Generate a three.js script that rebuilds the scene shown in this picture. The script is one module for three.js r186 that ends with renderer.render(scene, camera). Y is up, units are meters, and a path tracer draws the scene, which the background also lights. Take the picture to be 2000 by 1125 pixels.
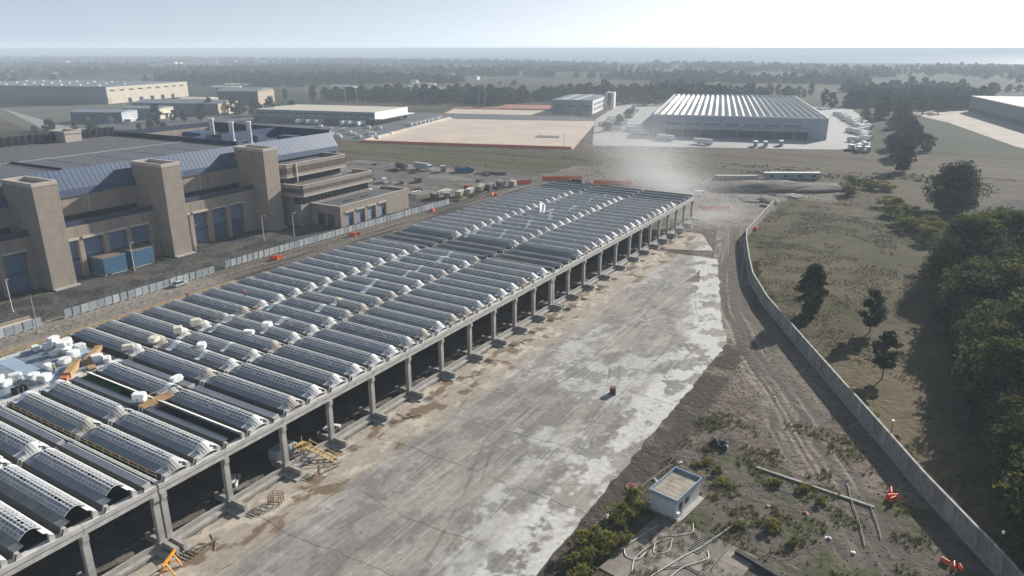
import * as THREE from 'three';
import { mergeGeometries } from 'three/addons/utils/BufferGeometryUtils.js';

// ------------------------------------------------------------------ camera, sky, sun, exposure
// world: x = metres to the right of the hall axis, -z = metres along the hall, y up
const scene = new THREE.Scene();
const HEAD = THREE.MathUtils.degToRad(31.3), PITCH = Math.atan(468.5 / 1400);
const camera = new THREE.PerspectiveCamera(2 * Math.atan(562.5 / 1400) * 180 / Math.PI, 16 / 9, 0.5, 60000);
camera.position.set(0, 62.5, 0);
camera.rotation.order = 'YXZ';
camera.rotation.set(-PITCH, HEAD, 0);
scene.add(camera);

const sunAz = THREE.MathUtils.degToRad(13.2), sunEl = THREE.MathUtils.degToRad(24);
const sunDir = new THREE.Vector3(Math.sin(sunAz) * Math.cos(sunEl), Math.sin(sunEl), -Math.cos(sunAz) * Math.cos(sunEl));
{
  const W = 512, Hh = 256, d = new Float32Array(W * Hh * 4);
  for (let j = 0; j < Hh; j++) for (let i = 0; i < W; i++) {
    const phi = ((i + 0.5) / W - 0.5) * 2 * Math.PI, el = ((j + 0.5) / Hh - 0.5) * Math.PI;
    const x = Math.cos(phi) * Math.cos(el), z = Math.sin(phi) * Math.cos(el), y = Math.sin(el);
    const g = Math.acos(Math.max(-1, Math.min(1, x * sunDir.x + y * sunDir.y + z * sunDir.z))) * 180 / Math.PI;
    const e = Math.max(0, y), h = Math.exp(-e * 4), az = Math.acos(Math.max(-1, Math.min(1, (x * sunDir.x + z * sunDir.z) / (Math.hypot(x, z) * Math.hypot(sunDir.x, sunDir.z) + 1e-9)))) * 180 / Math.PI, k = 0.5 * Math.exp(-g / 17) + 1.5 * Math.exp(-az / 22) * Math.exp(-e * 5);
    const o = (j * W + i) * 4;
    d[o] = 0.07 + 0.265 * h + k; d[o + 1] = 0.105 + 0.292 * h + k * 0.985; d[o + 2] = 0.16 + 0.308 * h + k * 0.95; d[o + 3] = 1;
  }
  const t = new THREE.DataTexture(d, W, Hh, THREE.RGBAFormat, THREE.FloatType);
  t.mapping = THREE.EquirectangularReflectionMapping; t.magFilter = THREE.LinearFilter; t.needsUpdate = true;
  scene.background = t; scene.environment = t;
}
const sun = new THREE.DirectionalLight(new THREE.Color(1, 0.95, 0.875), 5);
sun.position.copy(sunDir).multiplyScalar(600); sun.position.x -= 60; sun.position.z -= 150;
sun.target.position.set(-60, 0, -150); scene.add(sun, sun.target);
sun.castShadow = true; sun.shadow.radius = 1.6; sun.shadow.mapSize.set(4096, 4096);
Object.assign(sun.shadow.camera, { left: -350, right: 350, top: 350, bottom: -350, near: 1, far: 1600 });

const renderer = new THREE.WebGLRenderer({ antialias: true });
renderer.toneMapping = THREE.LinearToneMapping;
renderer.toneMappingExposure = 1.62;
renderer.shadowMap.enabled = true;
scene.fog = new THREE.FogExp2(new THREE.Color(0.76, 0.88, 1.0), 0.00028);

// ------------------------------------------------------------------ small tools
function rng(seed) { let a = seed >>> 0; return () => { a = (a + 0x6D2B79F5) >>> 0; let t = Math.imul(a ^ (a >>> 15), 1 | a); t = (t + Math.imul(t ^ (t >>> 7), 61 | t)) ^ t; return ((t ^ (t >>> 14)) >>> 0) / 4294967296; }; }
const R0 = rng(7);
const perm = new Uint8Array(512), val = new Float32Array(256);
{ const r = rng(99); for (let i = 0; i < 256; i++) { perm[i] = i; val[i] = r(); } for (let i = 255; i > 0; i--) { const j = (r() * (i + 1)) | 0; const t = perm[i]; perm[i] = perm[j]; perm[j] = t; } for (let i = 0; i < 256; i++) perm[256 + i] = perm[i]; }
function vn(x, y) {
  const xi = Math.floor(x), yi = Math.floor(y), fx = x - xi, fy = y - yi, a = xi & 255, b = yi & 255, a1 = (a + 1) & 255, b1 = (b + 1) & 255;
  const u = fx * fx * (3 - 2 * fx), v = fy * fy * (3 - 2 * fy);
  const p = val[perm[perm[a] + b]], q = val[perm[perm[a1] + b]], r = val[perm[perm[a] + b1]], s = val[perm[perm[a1] + b1]];
  return p + (q - p) * u + (r - p) * v + (p - q - r + s) * u * v;
}
function fbm(x, y, o = 4) { let s = 0, a = 0.5, n = 0; for (let i = 0; i < o; i++) { s += a * vn(x, y); n += a; x = x * 2.03 + 17.3; y = y * 2.03 + 5.1; a *= 0.5; } return s / n; }
const sst = (a, b, x) => { const t = Math.max(0, Math.min(1, (x - a) / (b - a))); return t * t * (3 - 2 * t); };
const lerp = (a, b, t) => a + (b - a) * t;
function inPoly(p, x, y) { let c = false; for (let i = 0, j = p.length - 1; i < p.length; j = i++) { const [xi, yi] = p[i], [xj, yj] = p[j]; if ((yi > y) !== (yj > y) && x < (xj - xi) * (y - yi) / (yj - yi) + xi) c = !c; } return c; }
function segDist(x, y, ax, ay, bx, by) { const dx = bx - ax, dy = by - ay, t = Math.max(0, Math.min(1, ((x - ax) * dx + (y - ay) * dy) / (dx * dx + dy * dy))); return Math.hypot(x - ax - dx * t, y - ay - dy * t); }
function lineDist(p, x, y) { let m = 1e9; for (let i = 0; i + 1 < p.length; i++) m = Math.min(m, segDist(x, y, p[i][0], p[i][1], p[i + 1][0], p[i + 1][1])); return m; }

// colour texture from a function (u, v in 0..1 -> linear rgb)
const toS = (c) => { c = Math.max(0, Math.min(1, c)); return 255 * (c <= 0.0031308 ? 12.92 * c : 1.055 * Math.pow(c, 1 / 2.4) - 0.055); };
function colourTex(w, h, f, repeat) {
  const d = new Uint8Array(w * h * 4), c = [0, 0, 0];
  for (let j = 0; j < h; j++) for (let i = 0; i < w; i++) { f((i + 0.5) / w, (j + 0.5) / h, c); const o = (j * w + i) * 4; d[o] = toS(c[0]); d[o + 1] = toS(c[1]); d[o + 2] = toS(c[2]); d[o + 3] = 255; }
  const t = new THREE.DataTexture(d, w, h); t.colorSpace = THREE.SRGBColorSpace; t.magFilter = THREE.LinearFilter; t.minFilter = THREE.LinearFilter;
  if (repeat) { t.wrapS = t.wrapT = THREE.RepeatWrapping; t.repeat.set(1 / repeat, 1 / repeat); }
  t.needsUpdate = true; return t;
}
function greyTex(w, h, f, repeat) {
  const d = new Uint8Array(w * h * 4);
  for (let j = 0; j < h; j++) for (let i = 0; i < w; i++) { const v = 255 * Math.max(0, Math.min(1, f((i + 0.5) / w, (j + 0.5) / h))); const o = (j * w + i) * 4; d[o] = d[o + 1] = d[o + 2] = v; d[o + 3] = 255; }
  const t = new THREE.DataTexture(d, w, h); t.magFilter = THREE.LinearFilter; t.minFilter = THREE.LinearFilter; t.wrapS = t.wrapT = THREE.RepeatWrapping;
  if (repeat) t.repeat.set(1 / repeat, 1 / repeat);
  t.needsUpdate = true; return t;
}
// noise that wraps, by blending two shifted copies
function wrapN(u, v, f, o, seed) { const a = fbm(u * f + seed, v * f + seed, o), b = fbm((u - 1) * f + seed, v * f + seed, o), c = fbm(u * f + seed, (v - 1) * f + seed, o), d = fbm((u - 1) * f + seed, (v - 1) * f + seed, o); return lerp(lerp(a, b, u), lerp(c, d, u), v); }
const mottle = (lo, hi, f, seed, size, tint = [1, 1, 1]) => colourTex(256, 256, (u, v, c) => { const n = wrapN(u, v, f, 5, seed), m = wrapN(u, v, f * 4, 3, seed + 40), k = lerp(lo, hi, sst(0.3, 0.72, n * 0.75 + m * 0.25)); c[0] = k * tint[0]; c[1] = k * tint[1]; c[2] = k * tint[2]; }, size);
const texConcrete = mottle(0.68, 1.0, 6, 3, 7, [1, 0.985, 0.96]);
const texRender = mottle(0.84, 1.0, 5, 21, 23, [1, 0.985, 0.97]);
const texStreak = colourTex(512, 256, (u, v, c) => { const a = wrapN(u, v, 6, 4, 5), b = fbm(u * 60, v * 3, 3), w = fbm(u * 90 + 7, v * 1.5 + 3, 3), k = (0.80 + 0.2 * a) * (1 - 0.20 * sst(0.55, 0.75, b)) * (1 - 0.22 * sst(0.62, 0.8, w)); c[0] = k; c[1] = k * 0.985; c[2] = k * 0.965; }, 14);
const texMetal = mottle(0.80, 1.0, 4, 31, 11, [1, 1, 1]);
const texDust = mottle(0.55, 1.0, 8, 51, 9, [1, 0.97, 0.92]);
const bumpFine = greyTex(256, 256, (u, v) => wrapN(u, v, 16, 4, 77), 5);

const lin = (r, g, b) => new THREE.Color().setRGB(r, g, b);
function mat(name, r, g, b, rough = 0.85, o = {}) { const m = new THREE.MeshStandardMaterial({ color: lin(r, g, b), roughness: rough, metalness: 0, ...o }); m.name = name; return m; }

// bare earth, grass and leaves have almost no surface gloss
function earthMat(name, o, spec = 0.15) { const m = new THREE.MeshPhysicalMaterial({ roughness: 0.97, specularIntensity: spec, ...o }); m.name = name; return m; }
// geometry: everything ends as non-indexed position/normal/uv (uv in metres)
function clean(g) {
  let q = g.index ? g.toNonIndexed() : g;
  for (const k of Object.keys(q.attributes)) if (!['position', 'normal', 'uv', 'color'].includes(k)) q.deleteAttribute(k);
  if (!q.attributes.normal) q.computeVertexNormals();
  return q;
}
function metreUV(g) {
  const p = g.attributes.position, n = g.attributes.normal, uv = new Float32Array(p.count * 2);
  for (let i = 0; i < p.count; i++) {
    const ax = Math.abs(n.getX(i)), ay = Math.abs(n.getY(i)), az = Math.abs(n.getZ(i));
    if (ay >= ax && ay >= az) { uv[2 * i] = p.getX(i); uv[2 * i + 1] = -p.getZ(i); }
    else if (ax >= az) { uv[2 * i] = -p.getZ(i); uv[2 * i + 1] = p.getY(i); }
    else { uv[2 * i] = p.getX(i); uv[2 * i + 1] = p.getY(i); }
  }
  g.setAttribute('uv', new THREE.BufferAttribute(uv, 2)); return g;
}
const merge = (gs) => { gs = gs.map(clean); const col = gs.some(g => g.attributes.color); if (!col) gs.forEach(g => g.deleteAttribute('uv')); else gs.forEach(g => g.deleteAttribute('uv')); return metreUV(gs.length > 1 ? mergeGeometries(gs) : gs[0]); };
// box between n0..n1 (x), y0..y1, s0..s1 (-z)
function bx(n0, n1, y0, y1, s0, s1) { return new THREE.BoxGeometry(n1 - n0, y1 - y0, s1 - s0).translate((n0 + n1) / 2, (y0 + y1) / 2, -(s0 + s1) / 2); }
// closed polygon [(s, y)...] pulled along n, or [(n, y)...] pulled along s
function triPoly(pts) { const v = pts.map(p => new THREE.Vector2(p[0], p[1])); return { v, f: THREE.ShapeUtils.triangulateShape(v, []) }; }
function prism(pts, a, b, along = 'n') {
  if (THREE.ShapeUtils.area(pts.map(p => new THREE.Vector2(p[0], p[1]))) < 0) pts = pts.slice().reverse();
  const { f } = triPoly(pts), pos = [];
  const at = along === 'n' ? (p, t) => [t, p[1], -p[0]] : (p, t) => [p[0], p[1], -t];
  const tri = (x, y, z) => pos.push(...x, ...y, ...z);
  for (let i = 0; i < pts.length; i++) { const p = pts[i], q = pts[(i + 1) % pts.length]; tri(at(p, a), at(q, a), at(q, b)); tri(at(p, a), at(q, b), at(p, b)); }
  for (const [i, j, k] of f) { tri(at(pts[i], a), at(pts[k], a), at(pts[j], a)); tri(at(pts[i], b), at(pts[j], b), at(pts[k], b)); }
  const g = new THREE.BufferGeometry(); g.setAttribute('position', new THREE.Float32BufferAttribute(pos, 3)); g.computeVertexNormals(); return g;
}
// flat sheet from a plan polygon [(n, s)...] at height y, or a slab down to y0
function sheet(pts, y, y0) {
  const c = pts.map(p => new THREE.Vector2(p[0], p[1])); if (THREE.ShapeUtils.area(c) < 0) c.reverse();
  const f = THREE.ShapeUtils.triangulateShape(c, []), pos = [];
  const P = (p, h) => [p.x, h, -p.y];
  for (const [i, j, k] of f) pos.push(...P(c[i], y), ...P(c[j], y), ...P(c[k], y));
  if (y0 !== undefined) for (let i = 0; i < c.length; i++) { const p = c[i], q = c[(i + 1) % c.length]; pos.push(...P(p, y0), ...P(q, y0), ...P(q, y), ...P(p, y0), ...P(q, y), ...P(p, y)); }
  const g = new THREE.BufferGeometry(); g.setAttribute('position', new THREE.Float32BufferAttribute(pos, 3)); g.computeVertexNormals(); return g;
}
const V3 = (n, y, s) => new THREE.Vector3(n, y, -s);
function tube(pts, r, seg = 6, closed = false) { const c = new THREE.CatmullRomCurve3(pts.map(p => V3(...p)), closed, 'catmullrom', 0.4); return new THREE.TubeGeometry(c, Math.max(4, pts.length * 6), r, seg, closed); }
function bar(a, b, r) { // square bar between two (n, y, s) points
  const p = V3(...a), q = V3(...b), d = q.clone().sub(p), g = new THREE.BoxGeometry(r * 2, d.length(), r * 2);
  g.applyQuaternion(new THREE.Quaternion().setFromUnitVectors(new THREE.Vector3(0, 1, 0), d.normalize())); const m = p.add(q).multiplyScalar(0.5); return g.translate(m.x, m.y, m.z);
}
function cyl(n, y0, y1, s, r0, r1 = r0, seg = 10) { return new THREE.CylinderGeometry(r1, r0, y1 - y0, seg).translate(n, (y0 + y1) / 2, -s); }

const used = new Map();
function numbered(n) { const k = used.get(n) || 0; used.set(n, k + 1); return k ? `${n}_${String(k).padStart(3, '0')}` : n; }
function mesh(name, geos, m, parent) {
  const o = new THREE.Mesh(Array.isArray(geos) ? merge(geos) : geos, m); o.name = parent ? name : numbered(name); o.castShadow = o.receiveShadow = true;
  (parent || scene).add(o); return o;
}
function tag(o, label, category, group, kind) { o.userData.label = label; if (category) o.userData.category = category; if (group) o.userData.group = group; if (kind) o.userData.kind = kind; return o; }
function thing(name, label, category, n = 0, s = 0, turn = 0, group, y = 0) { const o = new THREE.Group(); o.name = numbered(name); o.position.set(n, y, -s); o.rotation.y = turn; scene.add(o); return tag(o, label, category, group); }
function part(name, parent) { const o = new THREE.Group(); o.name = name; parent.add(o); return o; }
function dup(src, n, s, turn = 0, label, group, y = 0) { const c = src.clone(); c.name = numbered(src.name.replace(/_\d{3}$/, '')); c.userData = { ...src.userData }; c.position.set(n, y, -s); c.rotation.y = turn; scene.add(c); if (label) c.userData.label = label; if (group) c.userData.group = group; return c; }
function structure(o, label) { o.userData.kind = 'structure'; if (label) o.userData.label = label; return o; }
// ------------------------------------------------------------------ ground, roads, concrete apron, sea
// (plan coordinates: n to the right of the hall axis, s along it)
const COAST = [[4200, 4560], [180, 3760], [-1930, 3200], [-5900, 2720], [-9000, 2300]];
const WALL = [[20, 83], [14, 94.5], [4.6, 110], [-3.6, 125], [-15.5, 146.5], [-24, 162], [-34, 180.5], [-42, 199], [-47, 215], [-53, 236], [-56, 248], [-59.5, 306]];
const lineN = (p, s) => { for (let i = 0; i + 1 < p.length; i++) if (s <= p[i + 1][1]) return lerp(p[i][0], p[i + 1][0], (s - p[i][1]) / (p[i + 1][1] - p[i][1])); return p[p.length - 1][0]; };
{
  // far country: fields, scrub, tracks
  const N0 = -7600, N1 = 3200, S0 = -600, S1 = 4400;
  const cells = [], r = rng(5);
  for (let i = 0; i < 900; i++) cells.push([N0 + r() * (N1 - N0), S0 + r() * (S1 - S0), r(), r()]);
  const GW = 24, GH = 12, grid = Array.from({ length: GW * GH }, () => []);
  const gi = (n, s) => [Math.floor((n - N0) / (N1 - N0) * GW), Math.floor((s - S0) / (S1 - S0) * GH)];
  cells.forEach((c, k) => { const [a, b] = gi(c[0], c[1]); for (let i = -1; i < 2; i++) for (let j = -1; j < 2; j++) { const x = a + i, y = b + j; if (x >= 0 && y >= 0 && x < GW && y < GH) grid[y * GW + x].push(k); } });
  const pal = [[0.085, 0.073, 0.05], [0.05, 0.058, 0.030], [0.115, 0.098, 0.07], [0.04, 0.048, 0.026], [0.09, 0.078, 0.06], [0.06, 0.065, 0.033], [0.13, 0.11, 0.08]];
  const tex = colourTex(2048, 1024, (u, v, c) => {
    const n = lerp(N0, N1, u), s = lerp(S0, S1, v), wn = n + 40 * fbm(n / 90, s / 90, 2), ws = s + 40 * fbm(n / 90 + 9, s / 90, 2);
    let d1 = 1e12, d2 = 1e12, k = 0; const [a, b] = gi(n, s);
    for (const q of grid[Math.max(0, Math.min(GH - 1, b)) * GW + Math.max(0, Math.min(GW - 1, a))]) { const e = cells[q], d = (e[0] - wn) ** 2 * 0.45 + (e[1] - ws) ** 2; if (d < d1) { d2 = d1; d1 = d; k = q; } else if (d < d2) d2 = d; }
    const p = pal[Math.floor(cells[k][2] * pal.length)], edge = Math.sqrt(d2) - Math.sqrt(d1), f = 0.7 + 0.6 * fbm(n / 25, s / 12, 4), sc = sst(0.52, 0.66, fbm(n / 70 + 3, s / 45, 4));
    for (let i = 0; i < 3; i++) { let x = p[i] * f * [0.8, 0.74, 0.62][i]; x = lerp(x, [0.03, 0.036, 0.018][i], sc * 0.8); if (edge < 9) x = lerp(x, [0.02, 0.026, 0.014][i], 0.7); c[i] = x; }
  });
  const g = sheet([...COAST, [-9000, -600], [4200, -600]], 0);
  const uv = new Float32Array(g.attributes.position.count * 2), p = g.attributes.position;
  for (let i = 0; i < p.count; i++) { uv[2 * i] = (p.getX(i) - N0) / (N1 - N0); uv[2 * i + 1] = (-p.getZ(i) - S0) / (S1 - S0); }
  g.setAttribute('uv', new THREE.BufferAttribute(uv, 2)); tex.wrapS = tex.wrapT = THREE.MirroredRepeatWrapping;
  const m = earthMat('far_fields', { map: tex });
  structure(mesh('ground', g, m), 'flat coastal country of fields and scrub');
  const sea = sheet([[30000, 6000], [30000, 40000], [-40000, 40000], [-40000, 0], [-9000, 0], ...COAST.slice().reverse(), [30000, 9700]], -0.6);
  structure(mesh('sea', [sea], mat('sea_water', 0.035, 0.085, 0.14, 0.32)), 'blue sea beyond the coast');
}
// near ground, 0.25 m a pixel
{
  const N0 = -344, S0 = 0, SZ = 512;
  const HALL_R = -79, HALL_L = -143;
  const road = [[-84, 300], [-66, 262], [-57, 230], [-50, 200], [-41, 172], [-30, 148], [-19, 128], [-9, 108], [-2, 93], [6, 78]];
  const roadUp = road.slice().reverse();
  const plough = [[14, 236], [6, 330], [24, 376], [60, 392], [200, 400], [200, 150], [40, 150]];
  const mix = (c, r, g, b, t) => { c[0] += (r - c[0]) * t; c[1] += (g - c[1]) * t; c[2] += (b - c[2]) * t; };
  const tex = colourTex(2048, 2048, (u, v, c) => {
    const n = N0 + u * SZ, s = S0 + v * SZ;
    const w1 = fbm(n / 9, s / 9, 3) - 0.5, w2 = fbm(n / 9 + 31, s / 9 + 7, 3) - 0.5, nn = n + w1 * 5, ss = s + w2 * 5;
    const fine = fbm(n / 0.9, s / 0.9, 3), mid = fbm(n / 4.5 + 3, s / 4.5, 4), big = fbm(n / 28 + 11, s / 28, 4);
    const wn = lineN(WALL, s), right = nn - wn;
    // dry grassland base
    c[0] = 0.105; c[1] = 0.095; c[2] = 0.062;
    mix(c, 0.17, 0.145, 0.10, sst(0.45, 0.7, mid));
    mix(c, 0.06, 0.068, 0.03, sst(0.5, 0.72, big) * 0.7);
    if (s > 300) { // strips of grass and bare earth beyond the site
      c[0] = 0.088; c[1] = 0.072; c[2] = 0.05;
      mix(c, 0.112, 0.088, 0.064, sst(0.4, 0.6, fbm(n / 60, s / 7, 3)));
      mix(c, 0.075, 0.09, 0.028, sst(330, 345, ss) * sst(385, 362, ss) * sst(-120, -160, n) * sst(0.3, 0.6, mid));
      mix(c, 0.05, 0.04, 0.03, sst(0.5, 0.66, fbm(n / 80 + 6, s / 3.5, 4)) * 0.75);
      mix(c, 0.028, 0.032, 0.018, sst(3.2, 1.2, Math.abs(ss - 407 - n * 0.12)) * 0.85); mix(c, 0.075, 0.085, 0.03, sst(9, 4, Math.abs(ss - 452 - n * 0.25)) * sst(0.35, 0.6, mid) * 0.8); mix(c, 0.15, 0.125, 0.095, sst(2.4, 1, Math.abs(ss - 382 - n * 0.1)) * 0.6);
      if (n > -70 && s < 420) mix(c, 0.085, 0.07, 0.042, 0.6);
    }
    if (right > 0 && s < 330) { // dry field behind the wall
      mix(c, 0.080, 0.066, 0.035, 0.9); mix(c, 0.042, 0.043, 0.019, sst(0.45, 0.66, mid) * 0.8); mix(c, 0.115, 0.093, 0.06, sst(0.52, 0.72, big) * 0.7); mix(c, 0.15, 0.118, 0.076, sst(185, 145, s) * 0.6 * sst(0.3, 0.55, mid));
      mix(c, 0.095, 0.098, 0.034, sst(4.5, 1.5, right) * 0.8 * sst(0.4, 0.58, mid)); // weeds in patches along the wall foot
      mix(c, 0.06, 0.058, 0.033, sst(225, 250, s) * sst(0.35, 0.6, mid) * 0.7);
      
    }
    if (inPoly(plough, nn, ss)) { c[0] = 0.062; c[1] = 0.05; c[2] = 0.04; const l = Math.sin((n + s * 0.22) * 1.25 + 2.5 * w1), l2 = Math.sin((n + s * 0.22) * 0.27 + w1); mix(c, 0.04, 0.033, 0.027, sst(0.1, 0.8, -l)); mix(c, 0.17, 0.145, 0.12, sst(0.82, 0.99, l2) * sst(0.4, 0.55, mid)); }
    if (n > 40 && s > 400) mix(c, 0.07, 0.064, 0.058, 0.6);
    // beyond the hall end: dusty site ground
    if (ss > 255 && ss < 330 && nn > -182 && nn < -58) { c[0] = 0.165; c[1] = 0.144; c[2] = 0.125; mix(c, 0.09, 0.078, 0.068, sst(0.45, 0.65, mid)); mix(c, 0.24, 0.21, 0.18, sst(0.5, 0.66, fbm(n / 22 + 8, s / 5, 4)) * 0.8); }
    if (ss > 328 && ss < 366 && nn > -180 && nn < -40) { c[0] = 0.15; c[1] = 0.13; c[2] = 0.11; mix(c, 0.22, 0.19, 0.16, sst(0.45, 0.65, fbm(n / 30, s / 4, 3))); }
    // yard of the big building with containers and lorries
    if (nn > -300 && nn < -160 && ss > 226 && ss < 318) { c[0] = 0.125; c[1] = 0.115; c[2] = 0.105; mix(c, 0.20, 0.175, 0.15, sst(0.42, 0.62, fbm(n / 35, s / 6, 4))); mix(c, 0.075, 0.072, 0.07, sst(0.55, 0.7, mid) * 0.8); }
    // asphalt forecourt between the big building and the fence
    if (nn > -216 && nn < -180 && ss < 250) { c[0] = 0.078; c[1] = 0.074; c[2] = 0.07; mix(c, 0.045, 0.044, 0.043, sst(0.5, 0.62, mid)); mix(c, 0.15, 0.135, 0.115, sst(0.56, 0.7, big) * 0.8); mix(c, 0.11, 0.09, 0.065, sst(0.62, 0.7, fbm(n / 6 + 50, s / 10, 3))); }
    // earth track between fence and hall
    if (nn > -179 && nn < HALL_L + 6 && ss < 300) {
      c[0] = 0.125; c[1] = 0.108; c[2] = 0.09; const st = fbm(n / 1.3, s / 26, 4); mix(c, 0.055, 0.048, 0.042, sst(0.5, 0.66, st)); mix(c, 0.23, 0.2, 0.17, sst(0.56, 0.72, fbm(n / 1.6 + 20, s / 34, 4)) * 0.7);
      if (s < 128) mix(c, 0.26, 0.23, 0.195, 0.8 * sst(128, 118, s) * (0.6 + 0.5 * mid));
    }
    // inside the hall
    if (n > HALL_L && n < HALL_R && s < 264) { c[0] = 0.13; c[1] = 0.115; c[2] = 0.098; mix(c, 0.18, 0.16, 0.138, sst(0.5, 0.7, mid)); }
    // earth between apron and wall
    if (right < 0 && n > -79 && s < 262) {
      c[0] = 0.15; c[1] = 0.12; c[2] = 0.094; mix(c, 0.085, 0.068, 0.054, sst(0.45, 0.62, mid)); mix(c, 0.22, 0.178, 0.142, sst(0.5, 0.7, big) * 0.7);
      const rd = lineDist(road, nn, ss);
      const rd0 = lineDist(road, n + w1 * 1.2, s), sd = rd0 * (n > lineN(roadUp, s) ? 1 : -1), rut = fbm(sd * 1.5 + 40, s / 40, 4), rut2 = fbm(sd * 3.1 + 9, s / 30, 3);
      mix(c, 0.118, 0.102, 0.088, sst(6.5, 4.2, rd)); mix(c, 0.27, 0.225, 0.182, sst(0.5, 0.66, rut) * sst(5.5, 3.5, rd) * 0.9); mix(c, 0.095, 0.077, 0.062, sst(0.55, 0.66, rut2) * sst(5.5, 4, rd) * 0.8); mix(c, 0.30, 0.25, 0.205, sst(1.1, 0.3, Math.abs(sd + 3.2)) * sst(0.35, 0.6, mid) * 0.8);
      if (s > 96 && s < 150 && n > -30) { const ang = fbm(n / 11 + 3, s / 11, 2) * 9, tr = fbm((n * Math.cos(ang) + s * Math.sin(ang)) * 2.2, (n * Math.sin(ang) - s * Math.cos(ang)) / 5, 3); mix(c, 0.05, 0.044, 0.038, sst(0.56, 0.66, tr) * 0.7 * sst(4, 7, rd)); mix(c, 0.2, 0.17, 0.145, sst(0.42, 0.34, tr) * 0.6 * sst(4, 7, rd)); }
      if (s < 105 && n > -32) { mix(c, 0.10, 0.088, 0.072, 0.65); mix(c, 0.075, 0.085, 0.036, sst(0.5, 0.64, mid) * 0.75); }
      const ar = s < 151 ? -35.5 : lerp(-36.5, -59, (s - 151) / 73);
      const band = nn - ar; if (band > -2 && s < 156) mix(c, 0.072, 0.06, 0.049, sst(6.2, 4.6, band) * sst(0.25, 0.45, mid) * sst(156, 146, s)); // darker earth in a patchy band along the slab edge
    }
    const k = 0.72 + 0.56 * fine; c[0] *= k; c[1] *= k; c[2] *= k;
  });
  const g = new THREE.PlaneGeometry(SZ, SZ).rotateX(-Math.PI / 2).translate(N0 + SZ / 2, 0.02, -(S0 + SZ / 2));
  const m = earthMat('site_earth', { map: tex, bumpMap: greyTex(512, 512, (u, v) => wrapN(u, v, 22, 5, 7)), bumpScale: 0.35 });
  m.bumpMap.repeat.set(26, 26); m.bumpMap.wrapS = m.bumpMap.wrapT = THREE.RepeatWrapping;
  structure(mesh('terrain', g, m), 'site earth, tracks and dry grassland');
}
// flat sheets further out
const flat = (name, pts, y, m, label) => structure(mesh(name, [sheet(pts, y)], m), label);
const mSand = mat('sand', 0.50, 0.405, 0.325, 0.95, { map: mottle(0.78, 1, 7, 61, 160) });
const mPale = mat('pale_yard', 0.34, 0.33, 0.32, 0.9, { map: mottle(0.75, 1, 9, 63, 120) });
const mAsph = mat('asphalt', 0.075, 0.078, 0.082, 0.9, { map: mottle(0.7, 1, 9, 65, 90) });
const mClay = mat('red_clay', 0.36, 0.13, 0.085, 0.95, { map: mottle(0.6, 1, 9, 66, 70) });
const mBeige = mat('beige_track', 0.40, 0.34, 0.28, 0.95, { map: mottle(0.7, 1, 9, 68, 90) });
flat('ground_depot_yard', [[-640, 330], [-360, 384], [-404, 556], [-440, 600], [-620, 560]], 0.03, mAsph, 'asphalt yard round the pale-roofed depot');
flat('ground_sand_lot', [[-350, 380], [-404, 555], [-277, 603], [-211.5, 425]], 0.035, mSand, 'levelled sand lot behind the orange netting');
flat('ground_sand_strip', [[-445, 600], [-470, 650], [-345, 690], [-318, 640]], 0.035, mSand, 'sand strip by the depot');
flat('ground_red_clay', [[-480, 660], [-480, 730], [-400, 750], [-372, 705]], 0.035, mClay, 'red clay patch');
flat('road_service', [[-404, 560], [-445, 598], [-318, 638], [-276, 607]], 0.04, mAsph, 'service road behind the sand lot');
flat('ground_warehouse_yard', [[-208, 447], [-285, 615], [-340, 800], [-200, 900], [-100, 870], [-66, 720], [-48, 548], [-62, 512]], 0.035, mPale, 'pale concrete yard round the white warehouse');
flat('road_beige_track', [[-46, 850], [10, 960], [14, 905], [60, 700], [52, 560], [36, 590], [-6, 752]], 0.035, mBeige, 'beige track beside the grey warehouse');
flat('ground_left_yard', [[-905, 380], [-640, 300], [-600, 420], [-640, 560], [-840, 640]], 0.028, mat('yard_green', 0.085, 0.085, 0.06, 0.95, { map: mottle(0.5, 1, 12, 70, 140) }), 'grassy yard round the blue sheds');
flat('road_left', [[-905, 402], [-880, 395], [-640, 330], [-560, 330], [-560, 318], [-650, 315]], 0.045, mat('left_road', 0.22, 0.21, 0.19, 0.9), 'pale road past the blue sheds');
flat('lake_water', [[-1980, 1143], [-1889, 1303], [-1638, 1128], [-1727, 996]], 0.03, mat('lake_water', 0.10, 0.12, 0.14, 0.12), 'still lake');

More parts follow.
